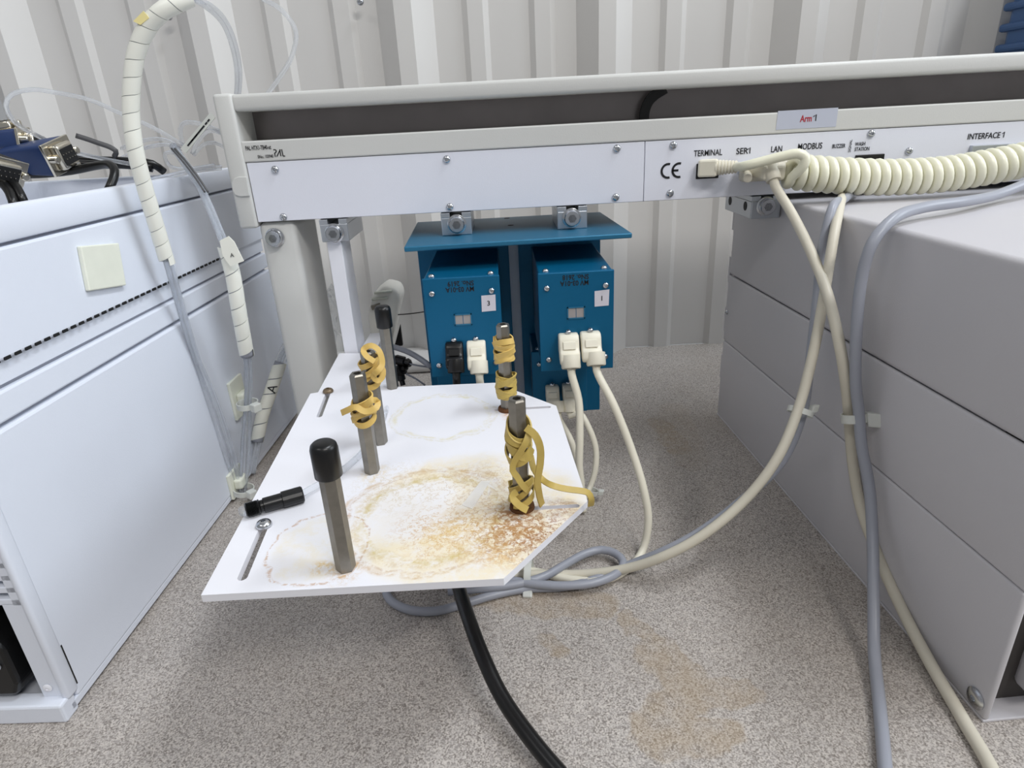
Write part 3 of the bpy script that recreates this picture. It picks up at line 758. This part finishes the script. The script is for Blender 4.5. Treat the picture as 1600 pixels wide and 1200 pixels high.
plug_cable('cream cable in the right socket of module number 1, arching down to the bench', (921, 516), (931, 567), YM, 32, 'cream', cab(rc, (958, 630, .345), (986, 700, .335), (1006, 765, .325), (1013, 815, .32), (1003, 862, .315), (975, 893), (935, 908), (880, 903), (835, 893), (770, 890), (720, 880)), rc)
plug_cable('cream cable in the right socket of module number 3', (744, 529), (749, 580), YM+.004, 30, 'cream', cab(rc, (752, 610, .365), (755, 640, .362), (760, 700, .362)), rc)
plug_cable('black cable in the left socket of module number 3', (710, 531), (713, 578), YM+.004, 28, 'black', cab(rc, (714, 610, .365), (716, 640, .362), (716, 700, .362)), rc)
plug_cable('cream cable in the left socket of the lower module', (862, 600), (872, 640), YL, 22, 'cream', cab(.0026, (893, 690, .39), (905, 740, .385), (912, 800, .38)), .0021)
plug_cable('cream cable in the right socket of the lower module, looping out', (887, 597), (890, 640), YL, 20, 'cream', cab(.0026, (905, 645, .40), (920, 668, .395), (931, 700, .39), (930, 735, .385), (920, 765, .38), (905, 790, .375)), .0021)
# coiled handset cord
pa = Y_(1090, 264, YR-.001); 
ck = thing('coiled_cord', Y_(1090, 276, YR-.001), 'cream coiled cord plugged into the terminal jack', 'cord')
bd = V((1, -.42, .02)).normalized(); 
pl = [(-.001, .0046), (.009, .0048), (.0115, .0040)]
bm_ = B(); fr_o = Y_(1094, 263, YR-.003)
eyb = V((-bd.y, bd.x, 0)).normalized()
box(bm_, (-.001, -.0045, -.0052), (.0105, .0045, .0052), .0012, fr=(fr_o, bd, eyb)); obj('plug_body', bm_, 'cream', ck)
bs = fr_o+bd*.0095
pr = []
for i in range(7): pr += [(i*.0019, .0049-i*.00018), (i*.0019+.0012, .0049-i*.00018), (i*.0019+.0013, .0042-i*.00018), (i*.0019+.0018, .0042-i*.00018)]
obj('strain_relief', lathe(B(), pr, bs, bd, 18), 'cream', ck, smooth=True, sharp=40)
YC = .3985
axis = spline([Y_(x, y, YC) for x, y in ((1230, 268), (1275, 272), (1320, 275), (1392, 277), (1477, 272), (1533, 263), (1600, 250), (1680, 232), (1800, 205))], .002)
T, N, Bn = frames(axis); Ls = [0]
for p_, q_ in zip(axis, axis[1:]): Ls.append(Ls[-1]+(q_-p_).length)
RC = .0081; rcord = .00285; pitch = .0063; hel = []
turns = Ls[-1]/pitch; nn = int(turns*22); j_ = 0
for i in range(nn+1):
    s = Ls[-1]*i/nn
    while j_ < len(Ls)-2 and Ls[j_+1] < s: j_ += 1
    f = (s-Ls[j_])/(Ls[j_+1]-Ls[j_]); c_ = axis[j_].lerp(axis[j_+1], f); t_ = T[j_]
    s1 = t_.cross(V((0, 0, 1))).normalized(); s2 = s1.cross(t_)
    ph = 2*PI*s/pitch+1.4; rr = RC*(1 if s > .012 else .9+.1*s/.012)
    hel.append(c_+(s2*math.cos(ph)+s1*math.sin(ph))*rr)
lead = spline([bs+bd*.012, Y_(1165, 259, .397), Y_(1200, 250, .392), Y_(1228, 243, .389), Y_(1247, 240, .387), Y_(1258, 246, .386), Y_(1256, 258, .386), hel[2]], .003)
bm_ = tube(B(), lead[:-1]+hel[2:], rcord, 10)
obj('cord', bm_, 'creamcoil', ck, smooth=True)
# serial connector and its cable
sc_ = thing('serial_cable', Y_(1200, 290, .40), 'beige serial cable with hooded connector hanging from the rail, ending at lower right', 'cable')
h0 = Y_(1160, 262, YR-.004); h1 = Y_(1242, 260, YR-.004); cz = (h0.z+h1.z)/2
bm_ = box(B(), (h0.x-.002, YR-.012, cz-.0078), (h1.x+.001, YR-.0028, cz+.0040), .002, 3); obj('connector_hood', bm_, 'beige', sc_, smooth=True, sharp=50)
hd = Y_(1200, 266, .405)
bm_ = prism(B(), [V((hd.x-.014, .412, cz-.004)), V((hd.x-.006, .396, cz-.006)), V((hd.x+.006, .394, cz-.006)), V((hd.x+.014, .412, cz-.004))], (0, 0, 0), (0, 0, .009), .0015)
obj('hood_neck', bm_, 'beige', sc_)
c_ = Y_(1207, 275, .397); ax = V((.12, -.55, -.85)).normalized()
obj('strain_relief', lathe(B(), [(-.009, .0054), (0, .0048), (.003, .0042), (.0032, .003)], c_, ax, 18), 'beige', sc_, smooth=True, sharp=45)
obj('thumb_screw', lathe(B(), [(0, .0026), (.012, .0026), (.0122, .002)], Y_(1228, 267, .408), V((.8, -.5, -.15)), 14), 'beige', sc_, smooth=True, sharp=40)
obj('thumb_screw', lathe(B(), [(0, .0026), (.010, .0026), (.0102, .002)], Y_(1168, 272, .408), V((-.3, -.9, -.15)), 14), 'beige', sc_, smooth=True, sharp=40)
ptsA = [c_, c_+ax*.006]+cab(.0028, (1238, 335, .374), (1270, 400, .345), (1296, 470, .318), (1314, 550, .303), (1324, 620, .301), (1327, 660, .303), (1333, 727, .299), (1345, 793, .289), (1372, 868, .27), (1406, 945, .247), (1450, 1030, .22), (1505, 1125, .192), (1560, 1225, .168))+[V((.142, .09, .012)), V((.146, -.03, .0029)), V((.15, -.148, .0029))]
obj('cord', tube(B(), spline(ptsA, .004), .0028, 12), 'beige', sc_, smooth=True)
# second beige cable sweeping down to the platform
ptsB = [Z_(1322, 290, .1975), Z_(1316, 308, .1965), Z_(1312, 322, .196)]+cab(.0027, (1301, 380, .338), (1288, 460, .328), (1271, 550, .314), (1247, 640, .302), (1215, 715, .292), (1165, 780, .288), (1100, 835, .285), (1040, 868, .287), (980, 888, .293), (910, 897), (850, 897), (790, 900), (720, 905), (640, 905))
cable('data_cable', 'beige cable sweeping from the rail past the grey housing under the platform', ptsB, .0027, 'beige')
ptsD = [Z_(1340, 295, .1975), Z_(1318, 312, .1965), Z_(1300, 326, .196)]+cab(.0025, (1284, 390, .348), (1277, 460, .338), (1267, 550, .323), (1254, 646, .309), (1221, 722, .298), (1160, 781, .294), (1092, 832, .292), (1035, 862, .294), (985, 882, .299), (930, 905), (880, 917), (820, 920), (770, 930), (720, 945), (680, 955), (640, 953), (610, 938), (603, 920), (612, 905), (660, 890))
gd = cable('data_cable', 'grey printed cable running with the beige cable and looping under the platform', ptsD, .0025, 'greycab')
# printing on the grey cable
ptsE = cab(.0056, (700, 925), (800, 915), (850, 902), (885, 882), (915, 866), (940, 860), (962, 866), (974, 880), (965, 896), (935, 910), (890, 916), (840, 914), (780, 905))
ptsE = [p_+V((0, 0, .0005)) for p_ in ptsE]
cable('data_cable', 'grey cable bent into a small loop beside the cut plate corner', ptsE, .0025, 'greycab')
ptsC = cab(.0028, (1800, 215, .41), (1660, 262, .39), (1600, 288, .372), (1555, 305, .358), (1500, 316, .335), (1440, 325, .322), (1396, 342, .308), (1364, 378, .302), (1347, 430, .301), (1338, 520, .298), (1337, 600, .296), (1342, 645, .294), (1346, 695, .288), (1358, 760, .279), (1363, 830, .267), (1365, 940, .243), (1366, 1020, .225), (1374, 1100, .205), (1382, 1190, .188), (1385, 1230, .18))+[V((.1, .10, .012)), V((.1, -.02, .0029)), V((.095, -.148, .0029))]
cable('power_cable', 'thick grey cable lying over the housing edge and hanging straight down', ptsC, .0028, 'greycab')
ptsK = cab(.0038, (708, 880), (716, 915, .27), (730, 960, .245), (752, 1020, .225), (785, 1090, .205), (830, 1155, .187), (880, 1215, .172), (920, 1260, .162))+[V((.045, .08, .012)), V((.07, -.03, .0037)), V((.08, -.148, .0037))]
cable('power_cable', 'black cable coming out from under the platform to the front edge', ptsK, .0036, 'black')
# cable ties
def tie(label, c, ax, r0, head, hs=.005, wd=.0036):
    t = thing('cable_tie', V(c), label, 'cable tie', 'white cable ties')
    ax = V(ax).normalized()
    obj('strap', lathe(B(), [(-wd/2, r0-.0007), (-wd/2, r0), (wd/2, r0), (wd/2, r0-.0007), (-wd/2, r0-.0007)], c, ax, 24, cap=False), 'tie', t, smooth=True, sharp=40)
    h = V(head).normalized(); s = ax.cross(h)
    bm_ = B(); box(bm_, (-hs/2, -hs/2, -hs/2), (hs/2, hs/2, hs/2), .0008)
    for v in bm_.verts: v.co = V(c)+h*(r0+hs*.4)+ax*v.co.x+s*v.co.y+h*v.co.z
    obj('head', bm_, 'tie', t); return t
sA = spline(ptsA, .004); sC = spline(ptsC, .004); sB = spline(ptsB, .004); sD = spline(ptsD, .004)
def near(path, px_, py_):
    best = None
    for i, p_ in enumerate(path):
        d_ = p_-EYE; z_ = d_.dot(_fw); x_ = 800+FPX*d_.dot(_R)/z_; y_ = 600-FPX*d_.dot(_U)/z_; e_ = (x_-px_)**2+(y_-py_)**2
        if best is None or e_ < best[0]: best = (e_, i)
    i = best[1]; return path[i], (path[min(i+1, len(path)-1)]-path[max(i-1, 0)]).normalized()
q1, t1 = near(sA, 1327, 652); q2, t2 = near(sC, 1343, 652)
tie('white cable tie binding the grey and beige cables before the housing', (q1+q2)/2, t2, .0064, (1, -.35, 0), .0075, .0045)
q1, t1 = near(sB, 1246, 645); q2, t2 = near(sD, 1250, 648); tie('white cable tie round the two cables sweeping to the bench', (q1+q2)/2, t1, .0068, (1, .3, 0), .0045, .003)
q1, t1 = near(sB, 832, 898); tie('yellowed cable tie round the bundled cables by the platform corner', q1+V((0, -.003, .002)), V((1, -.15, 0)), .0095, (-.1, -.8, -.35), .0055, .004)
p_ = Y_(926, 768, .378); tie('small clear cable tie on the looped cables behind the plate', p_, (0.3, 0, 1), .004, (1, -.3, 0), .004, .003)

# ================================================================== TUBE BUNDLES AT LEFT
def bundle(root, path, n, rad, r, mname='tube', seed=0, spread=None):
    rnd = random.Random(seed); T, N, Bn = frames(path)
    for k in range(n):
        a0 = 2*PI*k/n+rnd.uniform(-.3, .3); tw = rnd.uniform(-1.2, 1.2); q = rnd.uniform(.35, 1)
        pp = []
        for i, p_ in enumerate(path):
            f = i/(len(path)-1); s = (spread(f) if spread else 1)*rad*q; a = a0+tw*f
            pp.append(p_+(N[i]*math.cos(a)+Bn[i]*math.sin(a))*s)
        obj('tube', tube(B(), pp, r, 7), mname, root, smooth=True)
# 1: big wrapped hose arching out of the frame
YH = .365
hp = [Y_(x, y, yy) for x, y, yy in ((296, -4, .37), (280, 4, .367), (256, 16, YH), (232, 40, YH), (213, 82, YH), (206, 130, YH), (205, 180, YH), (211, 232, YH), (226, 292, .368), (244, 352, .372), (262, 412, .376))]
hs = spline(hp, .002)
hose = thing('wrapped_hose', hp[-1], 'thick white spiral wrapped hose arching over the left instrument', 'hose')
obj('spiral_wrap', spiral_wrap(B(), hs, .0042, .0088, .04), 'wrap', hose, smooth=True, sharp=50)
obj('core', tube(B(), hs[2:-2], .0037, 12), 'greycab', hose, smooth=True)
yp = [Y_(x, y, YH-.0045) for x, y in ((208, 33), (219, 39), (233, 28), (224, 17))]
obj('paper_flag', prism(B(), yp, (0, 0, 0), (0, .0004, 0)), 'yellowpaper', hose)
tp = spline([hp[-2], hp[-1]]+[Y_(x, y, yy) for x, y, yy in ((278, 470, .385), (300, 545, .395), (324, 615, .402), (345, 680, .406), (366, 745, .408), (378, 788, .408))], .005)
bundle(hose, tp, 6, .0034, .0011, seed=3, spread=lambda f: .8 if f < .45 else .8+math.sin((f-.45)/.55*PI)*1.1)
for dx, dy in ((0, 0), (5, -3)):
    tp = spline([hp[0]]+[Y_(x+dx, y+dy, yy) for x, y, yy in ((318, 8, .385), (345, 32, .41), (362, 70, .44), (370, 115, .47), (366, 160, .50), (350, 190, .52))], .005)
    obj('tube', tube(B(), tp, .0014, 8), 'tube', hose, smooth=True)
# 2: bundle from the tangle, wrapped below the rail end
b2 = [Y_(x, y, yy) for x, y, yy in ((270, 228, .43), (285, 250, .425), (305, 278, .415), (322, 312, .405), (340, 355, .40), (352, 385, .398), (364, 430, .398), (374, 490, .40), (386, 556, .405), (388, 600, .41), (387, 632, .413), (384, 690, .413), (381, 750, .410), (377, 792, .408))]
bt2 = thing('tube_bundle', b2[-1], 'clear tube bundle with a white wrapped stretch beside the rail leg', 'tube bundle')
bundle(bt2, spline(b2, .005), 7, .0031, .0011, seed=8, spread=lambda f: 1+.6*math.sin(max(0, (f-.68)/.32)*PI) if f > .68 else 1)
sw = spline([p_ for p_ in b2[5:9]], .002)
obj('spiral_wrap', spiral_wrap(B(), sw, .0047, .0112, .05), 'wrap', bt2, smooth=True, sharp=50)
obj('core', tube(B(), sw, .0041, 12), 'greycab', bt2, smooth=True)
fl = [Y_(x, y, .390) for x, y in ((343, 376), (357, 369), (366, 378), (381, 408), (360, 416), (348, 400))]
fo = obj('paper_flag', prism(B(), fl, (0, 0, 0), (0, .0006, 0)), 'wrap', bt2)
text('lettering', 'A', .0035, Y_(360, 402, .3895), 'ink', fo, bold=0)
for dx in (0, 5):
    mk = spline([Y_(x+dx, y, yy-.006) for x, y, yy in ((268, 232, .43), (284, 250, .425), (304, 276, .415), (320, 300, .408))], .004)
    obj('marker_line', tube(B(), mk, .0007, 6), 'darkgreytie', bt2, smooth=True)
# 3: short wrapped bundle behind
b3 = [Y_(x, y, yy) for x, y, yy in ((470, 492, .49), (455, 530, .482), (438, 566, .475), (422, 615, .465), (410, 650, .458), (402, 690, .45), (392, 740, .435))]
bt3 = thing('tube_bundle', b3[-1], 'short white wrapped tube bundle marked A behind the cable mount', 'tube bundle')
bundle(bt3, spline(b3, .005), 6, .0034, .0012, seed=15)
sw = spline(b3[2:6], .002)
obj('spiral_wrap', spiral_wrap(B(), sw, .0050, .0125, .07), 'wrap', bt3, smooth=True, sharp=50)
obj('core', tube(B(), sw, .0043, 12), 'greycab', bt3, smooth=True)
p_, t_ = near(sw, 422, 606); d_ = (EYE-p_).normalized(); e2 = -t_; e1 = e2.cross(d_).normalized()
text('lettering', 'A', .010, p_+d_*.0054+e1*.0036-e2*.003, 'ink', bt3, ex=e2, ey=-e1)
for c_, label, ax_ in ((b2[10], 'round white cable tie head on the upper cable mount', (0, 0, 1)), (Y_(381, 766, .404), 'clear cable tie round the tubes near the bench', (.1, 0, 1))):
    tie(label, c_, ax_, .0075, (.8, -.6, 0), .006, .004)
# zip tie tail standing up from the tangle
za = Y_(286, 236, .424); zb = Y_(332, 180, .424); d_ = (zb-za); s_ = V((-d_.z, 0, d_.x)).normalized()*.0019
tl = obj('cable_tie', prism(B(), [za-s_, zb-s_, zb+s_, za+s_], (0, 0, 0), (0, .0009, 0)), 'tie')
tag(tl, 'long clear cable tie tail sticking up from the tube tangle', 'cable tie')
for f in (.25, .38, .5, .62, .78, .86):
    q = za+d_*f; e_ = d_.normalized()*(.003 if f < .7 else .001)
    obj('print_mark', prism(B(), [q-e_-s_*.35, q+e_-s_*.35, q+e_+s_*.15, q-e_+s_*.15], (0, -.0002, 0), (0, 0, 0)), 'ink', tl)
# loose clear tubes
def loose(label, pts, r=.0011):
    tag(obj('clear_tube', tube(B(), spline([Y_(*p) for p in pts], .004), r, 8), 'tube', smooth=True), label, 'tube', 'loose clear tubes')
loose('long clear tube looping far left above the blue connectors', [(285, 226, .43), (240, 200, .43), (190, 178, .43), (140, 156, .43), (90, 145, .43), (50, 140, .42), (20, 147, .41), (9, 165, .40), (22, 190, .40), (60, 213, .41), (110, 236, .42), (160, 248, .43), (215, 258, .44)], .0013)
loose('clear tube arching high behind the rail end', [(405, -5, .5), (440, 16, .5), (462, 48, .5), (456, 88, .5), (436, 122, .5), (410, 158, .5), (390, 190, .5)], .0016)
loose('clear tube making a square loop behind the tie tail', [(288, 232, .43), (282, 210, .43), (284, 195, .43), (295, 191, .43), (320, 196, .44), (345, 206, .45), (360, 214, .46)], .0014)
loose('clear tube curving low from the tangle to the rail end', [(300, 240, .43), (309, 222, .435), (325, 205, .44), (345, 208, .45), (358, 222, .46)], .0013)
loose('clear tube bent through a small arch near the rail cap', [(303, 242, .43), (318, 226, .44), (335, 223, .45), (352, 231, .46)], .0012)
loose('clear tube running left from the tangle behind the white hose', [(280, 230, .43), (262, 220, .435), (240, 217, .44), (215, 222, .44), (190, 232, .45)], .0012)
loose('lower clear tube running left from the tangle', [(283, 233, .43), (262, 226, .435), (235, 229, .44), (205, 240, .45), (180, 252, .45)], .0012)
loose('clear tube hanging in a small loop left of the tangle', [(275, 238, .43), (258, 240, .43), (260, 252, .43), (270, 262, .435), (290, 264, .44), (335, 258, .46)], .0012)
loose('clear tube lying along the instrument rim toward the rail', [(232, 281, .42), (262, 274, .43), (300, 266, .44), (345, 260, .47)], .0011)
loose('second clear tube lying along the instrument rim', [(240, 286, .42), (268, 276, .43), (300, 269, .44), (345, 264, .47)], .001)

# ================================================================== BLUE SERIAL CONNECTORS AND BLACK CABLES ON THE TRAY
def dsub(label, tip, ax, up, L=.03, W=.028, H=.012, hood='dsubblue'):
    tip = V(tip); ax = V(ax).normalized(); up = V(up); up = (up-ax*up.dot(ax)).normalized(); sd = ax.cross(up)
    t = thing('serial_connector', tip, label, 'connector', 'blue serial connectors')
    def B3(lo, hi, bev=0, taper=1):
        b = B(); box(b, lo, hi)
        for v in b.verts:
            f = taper if v.co.x < lo[0]+1e-6 else 1
            v.co.y *= f; v.co.z *= f
        if bev: bmesh.ops.bevel(b, geom=b.edges[:], offset=bev, segments=3, affect='EDGES', profile=.5)
        for v in b.verts: v.co = tip+ax*v.co.x+sd*v.co.y+up*v.co.z
        return b
    obj('hood', B3((-L-.006, -W/2, -H/2), (-.006, W/2, H/2), .002, .72), hood, t, smooth=True, sharp=50)
    obj('flange', B3((-.0065, -W*.52, -H*.5), (-.0048, W*.52, H*.5), .0003), 'nickel', t)
    obj('shell', B3((-.005, -W*.30, -H*.38), (0, W*.30, H*.38), .0016, 1.06), 'nickel', t, smooth=True, sharp=50)
    ins = obj('pin_insert', B3((-.001, -W*.25, -H*.26), (.0003, W*.25, H*.26), .0002), 'blackmatt', t)
    for i in range(9):
        yy = (i-2)*.0024 if i < 5 else (i-6.5)*.0024; zz_ = .0014 if i < 5 else -.0014
        obj('pin', lathe(B(), [(0, .0004), (.0008, .0003)], tip+sd*yy+up*zz_, ax, 6), 'nickel', ins)
    for s in (-1, 1):
        obj('jack_screw', lathe(B(), [(-.006, .0022), (-.001, .0022), (-.0005, .0016)], tip+sd*s*W*.41, ax, 14), 'nickel', t, smooth=True, sharp=40)
    return t
dsub('blue serial connector with pins facing the hose on the instrument tray', Y_(108, 242, .40), (.95, -.12, .02), (-.05, -.25, 1), .036, .022, .018)
dsub('second blue serial connector partly hidden behind the first', Y_(64, 222, .42), (.9, .1, -.02), (0, .2, 1), .032, .026, .012)
dsub('serial connector tilted upward at the far left edge', Y_(4, 190, .42), (-.1, 0, 1), (0, -1, .1), .02, .02, .012)
dsub('serial connector with metal shell at the lower left edge', Y_(13, 272, .36), (.8, -.4, -.35), (.3, .2, .9), .02, .024, .014, 'blackmatt')
cable('black_cable', 'upper black cable of the pair running behind the white hose', [Y_(*p) for p in ((70, 246, .45), (100, 247, .45), (150, 250, .45), (200, 252, .45), (238, 256, .45), (256, 268, .455))], .0026, 'black')
cable('black_cable', 'lower black cable of the pair running behind the white hose', [Y_(*p) for p in ((72, 250, .444), (100, 254, .444), (150, 257, .444), (200, 258, .446), (238, 263, .448))], .0026, 'black')
cable('black_cable', 'black cable crossing the tray and dropping over its near edge', [Y_(*p) for p in ((15, 272, .39), (60, 272, .40), (110, 267, .405), (150, 259, .405), (172, 257, .40), (179, 266, .395), (177, 280, .39), (168, 300, .385))], .0024, 'black')
cable('black_cable', 'black cable at the far left dropping into the tray', [Y_(*p) for p in ((-20, 272, .36), (2, 285, .36), (16, 302, .355), (24, 325, .35))], .0024, 'black')
cable('black_cable', 'second black cable at the far left dropping into the tray', [Y_(*p) for p in ((-15, 262, .365), (10, 276, .365), (27, 295, .36), (38, 318, .355))], .0024, 'black')
za = [Y_(*p) for p in ((119, 212, .44), (135, 217, .44), (155, 224, .44), (172, 230, .44), (181, 236, .44), (178, 246, .445))]
s = spline(za, .002); tag(obj('cable_tie', ribbon(B(), s, [V((.2, -1, .3))]*len(s), .0032, .0012), 'darkgreytie', smooth=True), 'dark grey cable tie tail sticking up from the black cables', 'cable tie')

# ================================================================== ODDS AND ENDS BEHIND THE PLATFORM
YQ = .52
cb_ = thing('plastic_bottle', Y_(602, 560, YQ), 'translucent white plastic wash bottle standing behind the capped rear post', 'bottle')
prf = [Y_(x, y, YQ) for x, y in ((574, 492), (581, 462), (600, 447), (620, 452), (626, 466), (616, 510), (610, 548), (604, 575), (584, 575), (578, 520))]
obj('body', prism(B(), prf, (0, 0, 0), (0, .03, 0), .003), 'bottlewhite', cb_, smooth=True, sharp=50)
for (xa, ya, xb, yb) in ((585, 458, 612, 455), (581, 468, 606, 465)):
    a = Y_(xa, ya, YQ-.001); b = Y_(xb, yb, YQ-.001); obj('ridge', tube(B(), [a, (a+b)/2, b], .0012, 8), 'mountplastic', cb_, smooth=True)
obj('metal_clip', prism(B(), [Y_(x, y, YQ-.002) for x, y in ((579, 478), (593, 474), (594, 481), (581, 485))], (0, 0, 0), (0, .004, 0), .0005), 'steel', cb_)
obj('dark_strip', prism(B(), [Y_(x, y, YQ-.0005) for x, y in ((625, 508), (629, 540), (616, 542))], (0, 0, 0), (0, .004, 0)), 'blackmatt', cb_)
YJ = .47
jn = thing('tube_junction', Y_(630, 600, YJ), 'small black tube connectors behind the capped rear post', 'connector')
for i, (a, b, r) in enumerate((((612, 560), (640, 567), .004), ((618, 583), (634, 573), .0048), ((622, 574), (630, 602), .0035), ((636, 562), (640, 572), .003))):
    p_ = Y_(*a, YJ); q_ = Y_(*b, YJ-.004); L_ = (q_-p_).length
    obj('fitting', lathe(B(), [(0, r*.7), (L_*.2, r*.8), (L_*.25, r), (L_*.7, r), (L_*.75, r*.6), (L_, r*.6)], p_, q_-p_, 12), 'black', jn, smooth=True, sharp=40)
for a in (((638, 568), (652, 571), (672, 574)), ((634, 584), (650, 592), (664, 602))):
    obj('thin_tube', tube(B(), spline([Y_(*q, YJ-.004) for q in a], .003), .0008, 8), 'greycab', jn, smooth=True)
cable('grey_tube', 'soft grey tube curving from behind the post to blue module number 3', [Y_(*p) for p in ((604, 540, .47), (618, 543, .468), (640, 551, .464), (660, 563, .459), (674, 574, .455))], .0022, 'greycab', 'tube')
wz = [Y_(*p) for p in ((612, 492, .53), (632, 491, .53), (650, 489, .53), (664, 487, .53))]
cable('thin_wire', 'thin dark wire running behind blue module number 3', wz, .0005, 'darkcavity', 'wire', n=6)
# clear bag between leg and column
rnd = random.Random(5); bm_ = B(); bmesh.ops.create_icosphere(bm_, subdivisions=3, radius=1)
c_ = Y_(514, 490, .53)
for v in bm_.verts:
    k = 1+.22*math.sin(v.co.x*7+v.co.z*5)+.15*math.sin(v.co.y*9-v.co.z*8); v.co = c_+V((v.co.x*.011*k, v.co.y*.012*k, v.co.z*.022*k))
tag(obj('plastic_bag', bm_, 'clearbag'), 'crumpled clear plastic between the rail leg and the white column', 'plastic bag')
